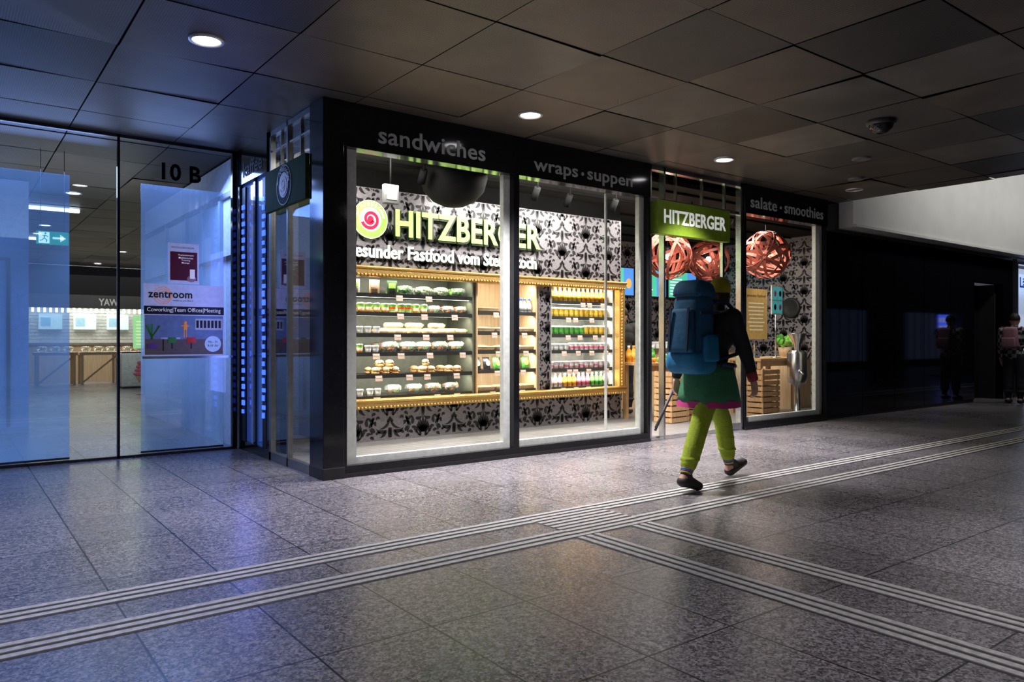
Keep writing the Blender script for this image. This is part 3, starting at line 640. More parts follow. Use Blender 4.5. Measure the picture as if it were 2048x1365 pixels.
def pile(name, cx, cy, z, mat, n, r, lab, cat):
    for k in range(n):
        a = k * 2.4; q = r * 1.05 * math.sqrt(k) if k < 7 else r * .8 * math.sqrt(k - 6); zz = z + r + (0 if k < 7 else r * 1.5)
        m = _pm.get(name)
        if not m: mm = MB(); mm.ball((0, 0, 0), (r, r, r * .95), mat, 14, 8, .02); mm.tube((0, 0, r * .85), (.004, 0, r * 1.1), .003, .002, greens[2], 6); m = _pm[name] = proto(mm, name)
        inst(name, m, (cx + q * math.cos(a), cy + q * math.sin(a), zz), R() * 6, lab, cat, name + ' pile')
pile('orange_fruit', 8.15, 7.5, .86, org, 10, .038, 'round orange fruit piled on the table', 'orange'); pile('green_apple', 8.5, 7.5, .86, M('apple_green', (.35, .6, .08), .3), 10, .037, 'green apple piled on the table', 'apple')
pile('red_apple', 8.8, 7.5, .86, M('apple_red', (.6, .06, .04), .3), 9, .037, 'red apple piled on the table', 'apple')
for k in range(5): inst('glass_jar', C1 if k % 2 else C2, (9.05 + k * .09, 7.45, .86), 0, 'filled jar standing on the pine table', 'jar', 'jars on the table', 1.2)
for k in range(6): inst('drink_bottle', Bo[k % 7], (8.0 + k * .1, 7.74, .86), 0, 'drink bottle at the back of the pine table', 'bottle', 'bottles on the table', 1.3)
for k in range(8): inst('cup_stack', C3, (10.0 + k * .12, 9.1, 1.04), 0, 'white paper cup on the counter', 'cup', 'cups on the counter', 1.3)
e = E('poster_board', (10.25, 7.15, .9), 'pale yellow information board on the side table', 'sign')
yb = M('board_yellow', (.78, .52, .17), .5, emit=.15)
m = MB(); m.box(9.97, 10.56, 7.15, 7.17, 1.2, 2.0, yb); m.build('panel', e)
m = MB(); m.tube((10.26, 7.182, .9), (10.26, 7.182, 1.6), .012, .012, chrome); m.lathe((10.26, 7.19, .9), [(0, 0), (.09, 0), (.09, .012), (0, .015)], chrome); m.build('stand', e)
text('gesunden Fastfood', (10.02, 7.15, 1.86), .49, .055, M('board_print', (.25, .13, .04), .5), parent=e, bold=.01, ext=.002)
lp = M('board_white', (.95, .85, .6), .5, emit=.25)
m = MB()
for j in range(8): w = U(.16, .26); m.box(10.265 - w, 10.265 + w, 7.147, 7.15, 1.34 + j * .06, 1.36 + j * .06, lp)
m.build('printed_lines', e)
e = E('photo_display', (10.76, 7.1, .9), 'stand with four cyan picture cards', 'display')
cy = M('cyan_print', (.1, .6, .65), .4, emit=.25)
m = MB(); m.box(10.61, 10.91, 7.1, 7.12, 1.6, 2.07, wpl); m.tube((10.76, 7.13, .9), (10.76, 7.13, 1.7), .012, .012, chrome); m.lathe((10.76, 7.13, .9), [(0, 0), (.08, 0), (.08, .01), (0, .012)], chrome); m.build('stand', e)
m = MB()
for i in range(2):
    for j in range(2): x = 10.63 + i * .14; z = 1.62 + j * .22; m.box(x, x + .12, 7.094, 7.099, z, z + .2, cy); m.ball((x + .06, 7.092, z + .1), (.035, .003, .05), blackm if i == j else pink, 10, 5)
m.build('picture_cards', e)
e = E('juicer', (10.5, 6.58, .03), 'tall chrome juicing machine on a pedestal', 'juicer')
m = MB(); m.lathe((10.5, 6.58, .03), [(0, 0), (.2, 0), (.2, .02), (.05, .05), (.04, .45), (.13, .5), (.15, .6), (.15, .95), (.12, 1.0), (0, 1.0)], chrome, 28); m.build('machine_body', e)
m = MB(); m.lathe((10.5, 6.58, 1.03), [(.05, 0), (.05, .08), (.14, .25), (.145, .26), (.13, .25), (.045, .1)], chrome, 28); m.build('hopper', e)
m = MB(); m.tube((10.38, 6.46, .72), (10.35, 6.38, .66), .02, .018, chrome); m.tube((10.63, 6.51, .85), (10.68, 6.46, 1.0), .012, .012, blackm); m.build('spout', e)
m = MB(); m.lathe((0, 0, 0), [(0, 0), (.16, 0), (.16, .04), (.14, .05), (.1, .03), (0, .03)], blackm, 28)
me = proto(m, 'disc'); inst('round_speaker', me, (12.895, 8.2, 1.8), 0, 'round black wall speaker', 'speaker', None, 1.2, rot=(0, -math.pi / 2, 0))
m = MB()
for k in range(18):
    a = U(0, 6.28); ln = U(.15, .3); c = Vector((11.6, 7.5, .95)); d = Vector((math.cos(a) * .5, math.sin(a) * .5, 1)).normalized() * ln
    m.ball(c + d, (.02, .05, .09), random.choice(greens), 8, 5, .2, (a, U(-.5, .5), a))
m.lathe((11.6, 7.5, .9), [(0, 0), (.09, 0), (.12, .16), (.1, .16), (0, .12)], kraft, 18); m.box(11.3, 11.9, 7.2, 7.8, .03, .9, paleply)
top(m.build('potted_plant', loc=(11.6, 7.5, .03)), 'leafy plant on a wooden plinth', 'plant')

# black wall to the right
m = MB(); x = 10.42
bw = M('black_glass_panel', (.003, .003, .005), .04, spec=.4)
while x < 15.6:
    x2 = min(x + 1.04, 15.6); m.box(x + .008, x2 - .008, 6.06, 6.12, .06, 2.86, bw); x = x2
m.box(10.42, 15.6, 6.08, 6.2, 0, 2.86, blackm); m.box(16.95, 17.55, 6.06, 6.2, 0, 2.86, bw); m.box(15.6, 16.95, 6.06, 6.2, 2.3, 2.86, bw)
m.box(10.42, 10.78, 6.06, 6.2, 2.86, Z, bw); m.box(13, 13.1, 6.2, 10.6, 0, 3.2, blackm)
struct(m.build('wall_front'), 'glossy black glass panel wall')
m = MB(); m.box(15.6, 16.95, 6.5, 6.55, 0, 2.3, voidm); m.box(15.6, 15.65, 6.2, 6.5, 0, 2.3, blackm); m.box(16.9, 16.95, 6.2, 6.5, 0, 2.3, blackm); m.box(16.3, 16.32, 6.48, 6.5, 0, 2.3, darkmetal)
struct(m.build('door_3'), 'recessed dark service door')
soff = M('white_soffit', (.6, .6, .58), .6, var=.04, scale=3)
m = MB(); m.box(10.8, 40, 5.85, 6.3, 2.88, 6, soff); m.box(10.8, 40, 5.8, 5.85, 2.88, 2.92, soff)
struct(m.build('trim_5'), 'white plaster bulkhead above the black wall')
m = MB(); m.box(10.75, 40, -3.9, 6.3, 6, 6.1, blackm); m.box(10.74, 10.78, -3.9, 5.8, 3.56, 6, blackm); struct(m.build('ceiling_high'), 'high dark ceiling beyond the lowered panels')
opp = M('opposite_wall_dark', (.03, .03, .035), .5)
m = MB(); m.box(6, 40, -4.1, -3.9, 0, 6, opp); m.box(40, 40.2, -4, 6.3, 0, 6, opp)
struct(m.build('wall_opposite'), 'dark wall on the other side of the hall')
shopg = M('far_window_glow', (.1, .11, .14), .5, emit=.1, ecol=(.4, .5, 1))
for x in (20, 27, 34):
    m = MB(); m.box(x, x + 3.5, -3.9, -3.85, .3, 2.4, shopg); m.box(x - .05, x + 3.55, -3.9, -3.84, 2.4, 2.6, black); m.box(x - .05, x + 3.55, -3.9, -3.84, 0, .3, black)
    for k in range(6): m.box(x + k * .7, x + k * .7 + .05, -3.85, -3.82, .3, 2.4, black)
    top(m.build('lit_shop_window'), 'dimly lit shop window across the hall', 'shop window', 'windows across the hall')
e = E('information_screen', (26.1, 1, 0), 'standing blue information display with white squares', 'screen')
m = MB(); m.box(25.55, 26.65, 1.0, 1.1, 1.35, 2.05, blackm); m.box(26.0, 26.2, 1.02, 1.1, 0, 1.35, darkmetal); m.box(25.7, 26.5, .8, 1.3, 0, .03, darkmetal); m.build('housing', e)
m = MB(); m.box(25.6, 26.6, 1.1, 1.105, 1.4, 2.0, M('info_blue', (.03, .08, .8), .4, emit=4, ecol=(.05, .12, 1)))
for k in range(4): m.box(25.68 + k * .24, 25.8 + k * .24, 1.105, 1.11, 1.5, 1.65, sct); m.box(25.68 + k * .24, 25.8 + k * .24, 1.105, 1.11, 1.75, 1.9, sct)
m.build('display', e)
e = E('lit_shop_window', (18.5, 6.1, 0), 'bright neighbouring shop window with blue lettering', 'shop window')
m = MB(); m.box(17.55, 17.62, 6.02, 6.14, 0, 2.86, chrome); m.box(17.62, 22, 6.02, 6.14, 2.75, 2.86, chrome); m.box(17.62, 22, 6.02, 6.14, 0, .1, chrome); m.box(19.5, 19.56, 6.02, 6.14, 0, 2.8, chrome); m.build('frame', e)
m = MB(); m.box(17.62, 22, 6.4, 6.42, .1, 2.75, M('shop_glow', (.5, .6, .75), .5, emit=.5, ecol=(.6, .7, .9))); m.build('interior_panel', e)
m = MB(); m.box(17.66, 19.4, 6.03, 6.06, 2.2, 2.55, M('sign_white_blue', (.6, .75, 1), .4, emit=.7, ecol=(.45, .62, 1))); m.build('sign_panel', e)
text('Läden', (17.72, 6.03, 2.27), .8, .22, M('sign_blue', (.02, .08, .5), .4, emit=.2), parent=e, bold=.02)

# downlights
ringm = M('downlight_ring', (.75, .75, .75), .3, .5); glow = M('downlight_glow', (1, 1, 1), .4, emit=14, ecol=(1, .96, 1)); dim = M('downlight_off', (.15, .15, .15), .3)
def downlight(x, y, on=1, p=260, col=(.98, .93, 1), z=Z, size=115):
    e = E('downlight', (x, y, z), 'round recessed ceiling downlight' + (', lit' if on else ', switched off'), 'lamp', 'ceiling downlights')
    m = MB(); m.lathe((x, y, z), [(.115, .0), (.115, -.014), (.1, -.018), (.088, -.01), (.088, .02)], ringm, 32); m.build('trim_ring', e)
    m = MB(); m.lathe((x, y, z), [(0, -.008), (.088, -.008), (.088, .02), (0, .02)], glow if on else dim, 32); m.build('lens', e)
    if on:
        l = bpy.data.lights.new('downlight_beam', 'SPOT'); l.energy = p; l.spot_size = math.radians(size); l.spot_blend = 1; l.shadow_soft_size = .08; l.color = col
        o = bpy.data.objects.new('downlight_beam', l); o.location = (x, y, z - .03); COL.objects.link(o)
downlight(1.43, 5.37, p=330, col=(.82, .8, 1), size=105); downlight(4.27, 5.37, p=950, size=94); downlight(7.1, 5.37, p=1000, size=94); downlight(9.95, 5.37, 0)
downlight(5.2, .9, p=230, size=100); downlight(-1.4, 5.37, p=50); downlight(1.43, -.3, p=200, size=145); downlight(-1.4, 2.5, p=160, size=140)  # unseen off-screen downlights, added as fill light for the floor
for x, y in ((1.43, 12.1), (1.43, 15.8), (3.3, 19.5), (3.3, 23), (4.3, 15.8)): downlight(x, y, p=80)
e = E('dome_camera', (7.04, 3.54, Z), 'black dome security camera on the ceiling', 'camera')
m = MB(); m.lathe((7.04, 3.54, Z), [(.13, 0), (.13, -.03), (.11, -.04)], darkmetal, 28); m.build('base', e)
m = MB(); m.lathe((7.04, 3.54, Z), [(.11, -.035), (.1, -.07), (.06, -.11), (0, -.125)], black, 28); m.build('dome', e)
for x, y in ((8.3, 4.4), (9.3, 5.0)):
    m = MB(); m.lathe((x, y, Z), [(.1, 0), (.1, -.015), (.08, -.02), (0, -.02)], dim, 24); top(m.build('ceiling_speaker', loc=(x, y, Z)), 'small round ceiling loudspeaker', 'speaker', 'ceiling speakers')

# left glass wall
YG = 8.4
d = MB()
d.box(-6, 2.55, YG - .02, YG + .02, 0, .025, darkmetal); d.box(1.375, 1.4, YG - .02, YG + .02, 0, Z, black); d.box(2.5, 2.55, YG - .03, YG + .03, 0, Z, black); d.box(-6, 2.55, YG - .02, YG + .02, Z - .03, Z, darkmetal)
gw = struct(d.build('window_5'), 'frameless glass wall with dark mullion')
m = MB(); m.add([(-6, YG, .025), (2.5, YG, .025), (2.5, YG, Z - .03), (-6, YG, Z - .03)], [(0, 1, 2, 3)], glassmat('wall_glass', (.8, .86, .88), .08)); m.build('glass_pane', gw)
text('10 B', (1.79, YG - .006, 2.86), .39, .18, M('number_black', (.004, .004, .005), .8, spec=.05), parent=gw, bold=.03, ext=.002)
for a, b, fm, lab in ((-3, .965, frost, 'blue tinted glass leaf with cold light painted in'), (1.6, 2.42, frost2, 'blue tinted glass leaf with painted glow, covered with posters')):
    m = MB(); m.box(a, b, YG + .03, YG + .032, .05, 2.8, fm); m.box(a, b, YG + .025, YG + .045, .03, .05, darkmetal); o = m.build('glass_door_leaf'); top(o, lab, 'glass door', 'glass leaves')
m = MB(); m.box(1.6, 2.5, YG - .05, YG - .03, 1.0, 1.025, chrome); m.box(1.62, 1.64, YG - .03, YG - .006, 1.0, 1.025, chrome); m.box(2.46, 2.48, YG - .03, YG - .006, 1.0, 1.025, chrome); top(m.build('push_rail'), 'slim steel rail across the glass', 'rail')
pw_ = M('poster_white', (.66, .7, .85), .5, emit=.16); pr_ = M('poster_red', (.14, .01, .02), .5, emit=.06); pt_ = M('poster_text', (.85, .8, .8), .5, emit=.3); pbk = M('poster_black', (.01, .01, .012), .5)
e = E('therapy_poster', (1.852, YG - .006, 1.8), 'white and dark red poster taped to the glass', 'poster')
m = MB(); m.box(1.852, 2.16, YG - .009, YG - .006, 1.785, 2.21, pw_); m.build('sheet', e); m = MB(); m.box(1.872, 2.14, YG - .011, YG - .009, 1.82, 2.12, pr_)
m.rbox((2.09, YG - .013, 1.89), (.05, .004, .1), .0015, pt_); m.ball((2.08, YG - .012, 1.84), (.05, .003, .035), M('hand_print', (.7, .35, .28), .5), 12, 6); m.build('print', e)
text('PHYSIOZENTRUM', (1.885, YG - .009, 2.155), .22, .018, pbk, parent=e, ext=.001)
for k, s in enumerate(('Physiotherapie', 'Medizinisches', 'Training', 'Massage')): text(s, (1.95 + (.14 - .01 * len(s)) / 2, YG - .011, 2.075 - k * .027), .011 * len(s), .02, pt_, parent=e, ext=.001, bold=.01)
e = E('coworking_poster', (1.62, YG - .006, 1.03), 'coworking advert with orange rings and office picture', 'poster')
m = MB(); m.box(1.62, 2.415, YG - .009, YG - .006, 1.03, 1.775, pw_); m.build('sheet', e)
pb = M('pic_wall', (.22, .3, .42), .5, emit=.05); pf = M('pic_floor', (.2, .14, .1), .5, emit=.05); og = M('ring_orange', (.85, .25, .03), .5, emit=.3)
m = MB(); Y2 = YG - .011
m.box(1.62, 2.415, Y2, YG - .009, 1.46, 1.545, pbk)
m.box(1.63, 2.405, Y2, YG - .009, 1.2, 1.45, pb); m.box(1.63, 2.405, Y2, YG - .009, 1.04, 1.2, pf)
for k in range(3): disc(m, (1.8 + .01 * k, Y2 - .001, 1.655), .085 - .02 * k, .09 - .02 * k, og)
Y3 = Y2 - .002
m.box(2.12, 2.4, Y3, Y2, 1.3, 1.42, M('pic_frames', (.6, .6, .6), .5, emit=.1))
for k in range(7): m.box(2.13 + .038 * k, 2.155 + .038 * k, Y3 - .001, Y3, 1.32, 1.4, pbk)
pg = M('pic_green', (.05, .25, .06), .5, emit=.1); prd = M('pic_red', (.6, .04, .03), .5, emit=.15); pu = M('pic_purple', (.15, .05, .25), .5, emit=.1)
for k in range(9): m.box(1.69, 1.7, Y3, Y2, 1.2, 1.36, pg, rot=(0, U(-.7, .7), 0), piv=(1.695, Y3, 1.22))
m.box(1.78, 1.97, Y3, Y2, 1.2, 1.22, wpl); m.box(1.8, 1.81, Y3, Y2, 1.08, 1.2, pbk)
m.rbox((1.89, Y3, 1.19), (.08, .004, .06), .0015, pg); m.box(1.885, 1.895, Y3, Y2, 1.1, 1.16, pbk); m.rbox((2.08, Y3, 1.19), (.09, .004, .06), .0015, prd); m.box(2.075, 2.085, Y3, Y2, 1.1, 1.16, pbk); m.rbox((1.7, Y3, 1.13), (.1, .004, .05), .0015, pu)
m.rbox((2.02, Y3, 1.33), (.035, .004, .06), .0015, og); m.ball((2.02, Y3, 1.375), (.015, .003, .018), og, 10, 5); m.box(2.005, 2.013, Y3, Y2, 1.22, 1.3, og); m.box(2.026, 2.034, Y3, Y2, 1.22, 1.3, og); m.box(1.98, 2.06, Y3, Y2, 1.335, 1.345, og)
disc(m, (2.3, Y3 - .002, 1.15), 0, .085, M('disc_blue', (.45, .6, .8), .5, emit=.25)); m.build('print', e)
text('zentroom', (1.66, Y2, 1.63), .43, .07, pbk, parent=e, bold=.02, ext=.002)
text('work as you like it', (1.9, Y2, 1.595), .2, .018, pbk, parent=e, ext=.001)
text('Coworking|Team Offices|Meeting', (1.65, Y2, 1.475), .73, .055, pt_, parent=e, ext=.001)
text('Mo - Fr', (2.25, Y3 - .003, 1.16), .1, .025, pbk, parent=e, ext=.001); text('8-18 Uhr', (2.245, Y3 - .003, 1.12), .11, .025, pbk, parent=e, ext=.001)
e = E('exit_sign', (.92, 9.5, 2.25), 'glowing green emergency exit sign with running figure', 'sign')
eg = M('exit_green', (.02, .45, .2), .4, emit=.9, ecol=(.02, .5, .22)); ew = M('exit_white', (.9, 1, .95), .4, emit=2)
m = MB(); m.box(.78, 1.08, 9.5, 9.54, 2.23, 2.37, eg); m.build('housing', e)
m = MB(); m.box(.93, 1.03, 9.494, 9.499, 2.29, 2.31, ew); m.add([(1.0, 9.494, 2.26), (1.055, 9.494, 2.3), (1.0, 9.494, 2.34)], [(0, 1, 2)], ew)
m.box(.8, .9, 9.497, 9.499, 2.24, 2.36, ew); m.ball((.862, 9.49, 2.345), (.01, .002, .01), eg, 8, 4)
for a, b in (((.86, 2.33), (.85, 2.295)), ((.85, 2.295), (.875, 2.275)), ((.875, 2.275), (.87, 2.25)), ((.85, 2.295), (.83, 2.27)), ((.83, 2.27), (.81, 2.265)), ((.86, 2.325), (.885, 2.31)), ((.86, 2.325), (.835, 2.315))): m.tube((a[0], 9.49, a[1]), (b[0], 9.49, b[1]), .005, .005, eg, 6)
m.build('pictogram', e); m = MB()
for x in (.82, 1.04): m.tube((x, 9.52, 2.37), (x, 9.52, Z), .003, .003, darkmetal, 6)
m.build('hanging_rod', e)
for x, y in ((1.32, 13.6), (1.35, 17.8)):
    m = MB(); m.rbox((x, y, Z - .035), (.75, .08, .05), .01, M('tube_glow', (1, 1, 1), .4, emit=6, ecol=(.8, .9, 1)))
    top(m.build('linear_lamp', loc=(x, y, Z - .035)), 'white linear lamp fixed to the ceiling', 'lamp', 'linear lamps')
m = MB(); m.box(-4, .86, 11.5, 11.6, 0, Z - .02, wblue); m.box(.82, .86, 11.6, 15, 0, Z - .02, wblue); m.box(.3, .86, 11.45, 11.5, 0, .08, white); m.box(.62, .66, 11.46, 11.5, 0, 2.2, darkmetal); m.box(-.4, .66, 11.46, 11.5, 2.2, 2.24, darkmetal)
struct(m.build('wall_office'), 'cold lit white office wall with door outline')

# far food stall
m = MB(); tiles = M('white_tiles', (.6, .6, .56), .25)
m.box(.8, 8, 26.2, 26.3, 0, Z - .02, tiles)
for k in range(16): m.box(.8, 8, 26.195, 26.2, 1.2 + k * .1, 1.206 + k * .1, M('grout', (.3, .3, .3), .6))
struct(m.build('wall_stall'), 'white tiled kitchen wall of the food stall')
m = MB(); m.box(-2, 8, 23.9, 24.1, 2.07, 2.44, blackm); m.box(-2, 8, 23.95, 24.1, 2.44, 3.24, voidm); sb = m.build('stall_fascia'); top(sb, 'dark fascia board of a food stall with grey letters', 'sign')
text('YAW', (3.45, 23.9, 2.15), .5, .2, lettergrey, parent=sb, bold=.02)
m = MB(); wb = M('stall_bulb', (1, .9, .7), .4, emit=8, ecol=(1, .88, .65))
for k in range(26): m.tube((1.2 + k * .14, 24.2, 1.95), (1.2 + k * .14, 24.2, 2.07), .03, .03, wb, 8)
m.box(1.1, 4.8, 24.1, 24.25, 2.07, 2.09, blackm)
o = m.build('bulb_garland'); top(o, 'row of small warm bulbs under the stall fascia', 'lamp')
for cx in (2.3, 3.3, 4.3):
    e = E('stall_table', (cx, 23, 0), 'pale wooden counter table with trestle legs', 'table', 'stall counter tables')
    m = MB(); m.box(cx - .48, cx + .48, 22.6, 23.3, .78, .86, paleply); m.build('table_top', e)
    m = MB()
    for y in (22.65, 23.2): m.box(cx - .44, cx - .38, y, y + .06, 0, .78, paleply); m.box(cx + .38, cx + .44, y, y + .06, 0, .78, paleply)
    m.tube((cx - .4, 22.68, .05), (cx + .4, 22.68, .76), .025, .025, paleply, 6); m.build('trestle', e)
    for k in range(3): inst('food_bowl', B3, (cx - .3 + k * .3, 22.9, .86), 0, 'small bowl of food on the stall counter', 'bowl', 'bowls on the stall', 1.5)
m = MB(); m.box(1.4, 5.6, 24.4, 25, 0, 1.05, paleply); m.box(1.35, 5.65, 24.35, 25.05, 1.05, 1.1, chrome); top(m.build('stall_counter'), 'long serving counter of the food stall', 'counter')
for k in range(3):
    m = MB(); x = 2.2 + k * .9; m.box(x, x + .6, 26.1, 26.19, 1.5, 1.95, M('menu_white', (.6, .75, .7), .4, emit=.7)); m.box(x + .05, x + .3, 26.09, 26.1, 1.6, 1.85, M('menu_pic', (.3, .5, .6), .4, emit=.5)); top(m.build('menu_board'), 'bright menu board above the stall counter', 'menu board', 'stall menu boards')
m = MB(); gmat = M('totem_green', (.35, .7, .3), .4, emit=.9)
m.box(3.25, 3.72, 17.9, 17.95, 1.0, 1.72, gmat); m.box(3.45, 3.5, 17.93, 17.98, 0, 1.0, chrome); m.box(3.3, 3.66, 17.8, 18.1, 0, .02, chrome)
for j in range(8): m.box(3.3, 3.3 + U(.2, .35), 17.895, 17.9, 1.08 + j * .07, 1.1 + j * .07, M('totem_print', (.9, .9, .6), .4, emit=.8))
top(m.build('menu_totem'), 'pale green illuminated menu totem on a post', 'sign')
e = E('ice_cream_freezer', (3.75, 20.5, 0), 'white ice cream freezer with pink swirl print', 'freezer')
m = MB(); m.rbox((3.75, 20.5, .45), (.7, .6, .82), .03, wpl); m.box(3.45, 4.05, 20.25, 20.75, 0, .05, blackm); m.build('freezer_body', e); m = MB(); m.box(3.42, 4.08, 20.22, 20.78, .86, .89, darkmetal); m.build('lid', e)
m = MB()
for k in range(4): m.ball((3.8, 20.19, .35 + k * .09), (.14 - .03 * k, .006, .05), pink, 14, 6)
m.add([(3.7, 20.19, .32), (3.9, 20.19, .32), (3.8, 20.19, .12)], [(0, 1, 2)], kraft); m.build('print', e)

# people
def bm_sphere(bm, c, r, sc=(1, 1, 1), rot=None):
    mt = Matrix.Translation(Vector(c)) @ (Euler(rot).to_matrix().to_4x4() if rot else Matrix.Identity(4)) @ Matrix.Diagonal((r * sc[0], r * sc[1], r * sc[2], 1))
    bmesh.ops.create_uvsphere(bm, u_segments=14, v_segments=10, radius=1, matrix=mt)
def bm_seg(bm, a, b, ra, rb):
    a = Vector(a); b = Vector(b); d = b - a; L = d.length
    if L < 1e-5: return
    mt = Matrix.Translation((a + b) / 2) @ d.to_track_quat('Z', 'Y').to_matrix().to_4x4()
    bmesh.ops.create_cone(bm, cap_ends=True, segments=16, radius1=ra, radius2=rb, depth=L, matrix=mt)
def chain(bm, pts, rs):
    for p, r in zip(pts, rs): bm_sphere(bm, p, r)
    for i in range(len(pts) - 1): bm_seg(bm, pts[i], pts[i + 1], rs[i], rs[i + 1])
def fuse(name, bm, vox, mat, parent, smooth=4):
    base = parent.matrix_basis.translation
    for v in bm.verts: v.co -= base
    me = bpy.data.meshes.new('tmp'); bm.to_mesh(me); bm.free(); o = bpy.data.objects.new('tmp', me); COL.objects.link(o)
    r = o.modifiers.new('r', 'REMESH'); r.mode = 'VOXEL'; r.voxel_size = vox
    s = o.modifiers.new('s', 'SMOOTH'); s.iterations = smooth; s.factor = .5
    dg = bpy.context.evaluated_depsgraph_get(); m2 = bpy.data.meshes.new_from_object(o.evaluated_get(dg)); bpy.data.objects.remove(o)
    m2.materials.clear(); m2.materials.append(mat)
    for p in m2.polygons: p.use_smooth = True
    ob = bpy.data.objects.new(name, m2); COL.objects.link(ob); ob.parent = parent; return ob
skin = M('skin', (.62, .36, .26), .5, var=.05)
def hand(bm, w, dr, nrm, side):
    w = Vector(w); d = Vector(dr).normalized(); n = Vector(nrm).normalized(); t = Vector(side).normalized()
    chain(bm, [w, w + d * .03], [.026, .026])
    for k in range(4):
        off = (k - 1.5) * .019; L = (.034, .038, .036, .028)[3 - k]
        kn = w + d * .085 + t * off
        chain(bm, [w + d * .02 + t * off * .7, kn], [.017, .012])
        p1 = kn + (d * .93 + n * .3) * L; p2 = p1 + (d * .75 + n * .65) * L * .75; p3 = p2 + (d * .5 + n * .85) * L * .55
        chain(bm, [kn, p1, p2, p3], [.0105, .0098, .009, .0078])
    b = w + d * .028 + t * .024; p1 = b + (d * .75 + t * .55 + n * .25) * .036; p2 = p1 + (d * .92 + t * .1 + n * .35) * .028
    chain(bm, [b, p1, p2], [.015, .012, .009])
def person(J, lab, mats, vox=.008):
    e = E('person', J['base'], lab, 'person'); V = Vector; f = V(J['face']).normalized(); lf = V((-f.y, f.x, 0))
    fl = J['base'][2]
    bm = bmesh.new(); H = V(J['head']); pel = V(J['pelvis']); ch = V(J['chest']); nk = V(J['neck'])
    bm_sphere(bm, H, .1, (.86, .78, 1.16), (0, 0, math.atan2(f.y, f.x))); bm_sphere(bm, H + f * .035 - V((0, 0, .055)), .06, (.9, .85, .85))
    bm_sphere(bm, H + f * .094 - V((0, 0, .015)), .014, (1, .8, 1.5)); bm_sphere(bm, H + f * .088 - V((0, 0, .058)), .014, (.6, 1.6, .6))
    for s in (-1, 1): bm_sphere(bm, H + lf * .078 * s - V((0, 0, .01)), .024, (.8, .35, 1.2)); bm_sphere(bm, H + f * .07 + lf * .03 * s + V((0, 0, .012)), .018)
    chain(bm, [nk, H - V((0, 0, .06))], [.056, .052])
    def torso(bm, k):
        for c, rr in ((pel, (.105, .155, .11)), ((pel + ch) / 2, (.1, .13, .13)), (ch, (.115, .16, .14)), (ch + V((0, 0, .1)), (.1, .17, .09))):
            bm_sphere(bm, c, 1, (rr[0] + k, rr[1] + k, rr[2] + k), (0, 0, math.atan2(f.y, f.x)))
    torso(bm, 0); chain(bm, [ch, nk], [.09, .055])
    for s in ('L', 'R'):
        a = J['arm' + s]; chain(bm, [ch + V((0, 0, .1))] + a, [.07, .058, .042, .027]); hand(bm, a[2], J['hand' + s], J['palm' + s], f)
        l = J['leg' + s]; chain(bm, [pel] + l[:3], [.1, .085, .056, .036]); chain(bm, [l[2], l[3], l[4]], [.036, .04, .03])
    fuse('body', bm, .006, skin, e, 3)
    bm = bmesh.new(); torso(bm, .025); chain(bm, [ch + V((0, 0, .1)), nk], [.1, .07])
    for s in ('L', 'R'):
        a = J['arm' + s]; mid = a[1].lerp(a[2], .85); chain(bm, [ch + V((0, 0, .1)), a[0], a[1], mid], [.09, .077, .058, .043])
    fuse('jacket', bm, vox, mats['jacket'], e)
    bm = bmesh.new()
    for s in ('L', 'R'):
        l = J['leg' + s]; q = l[1].lerp(l[2], .8); kn = mats.get('kn', .085); chain(bm, [pel - V((0, 0, .02)), l[0], l[1], l[1].lerp(l[2], .5), q], [.12, .1, kn, kn * .97, mats.get('cf', .062)])
        for q2 in (.15, .4, .68): p = l[1].lerp(l[2], q2); bm_sphere(bm, p, kn * 1.03, (1.02, 1.02, .35))
    bm_sphere(bm, pel, 1, (.12, .165, .11), (0, 0, math.atan2(f.y, f.x))); fuse('trousers', bm, vox, mats['trousers'], e, 2)
    for s in ('L', 'R'):
        l = J['leg' + s]; m = MB(); a, b = l[1], l[2]; n = 5
        for k in range(n): p = a.lerp(b, .84 + k * .035); q = a.lerp(b, .84 + (k + 1) * .035); m.tube(p, q, .054 - k * .002, .053 - k * .002, mats['cuffs'][k % len(mats['cuffs'])], 16)
        m.build('ankle_cuff', e)
        bm = bmesh.new(); an, he, to = l[2], l[3], l[4]; mid = he.lerp(to, .5) + V((0, 0, .012)); chain(bm, [an, he.lerp(to, .3) + V((0, 0, .035))], [.046, .046]); chain(bm, [he, mid, to], [.042, .047, .038]); chain(bm, [he + lf * .012, to + lf * .014], [.038, .034]); chain(bm, [he - lf * .012, to - lf * .014], [.038, .034])
        for v in bm.verts: v.co.z = max(v.co.z, fl + .004)
        fuse('shoe', bm, .007, mats['shoe'], e)
    bm = bmesh.new(); bm_sphere(bm, H + V((0, 0, .025)) - f * .008, .108, (.92, .86, 1.08), (0, 0, math.atan2(f.y, f.x)))
    for v in bm.verts: v.co.z = max(v.co.z, H.z + .35 * ((v.co - H).dot(f) > .0) * (v.co - H).dot(f))
    fuse('knit_hat' if mats.get('hat') else 'hair', bm, .008, mats.get('hat') or mats['hair'], e)
    if mats.get('hat'):
        m = MB(); an = math.atan2(f.y, f.x)
        for k in range(14):
            a = an + math.radians(90 + 180 * k / 13); c = H + V((math.cos(a) * .078, math.sin(a) * .072, 0)); m.tube(c, c + V((U(-.01, .01), U(-.01, .01), -.1)), .018, .01, mats['hair'], 8)
        m.build('hair', e)
    m = MB()
    for s in (-1, 1): m.ball(H + f * .083 + lf * .03 * s + V((0, 0, .012)), (.009, .009, .009), blackm, 8, 6)
    m.build('eyes', e)
    return e
V = Vector
knit = M('lime_cotton', (.34, .45, .02), .8, bump=.3, scale=50); blk = M('black_fleece', (.014, .014, .017), .85); shoe = M('brown_boot', (.03, .022, .02), .6)
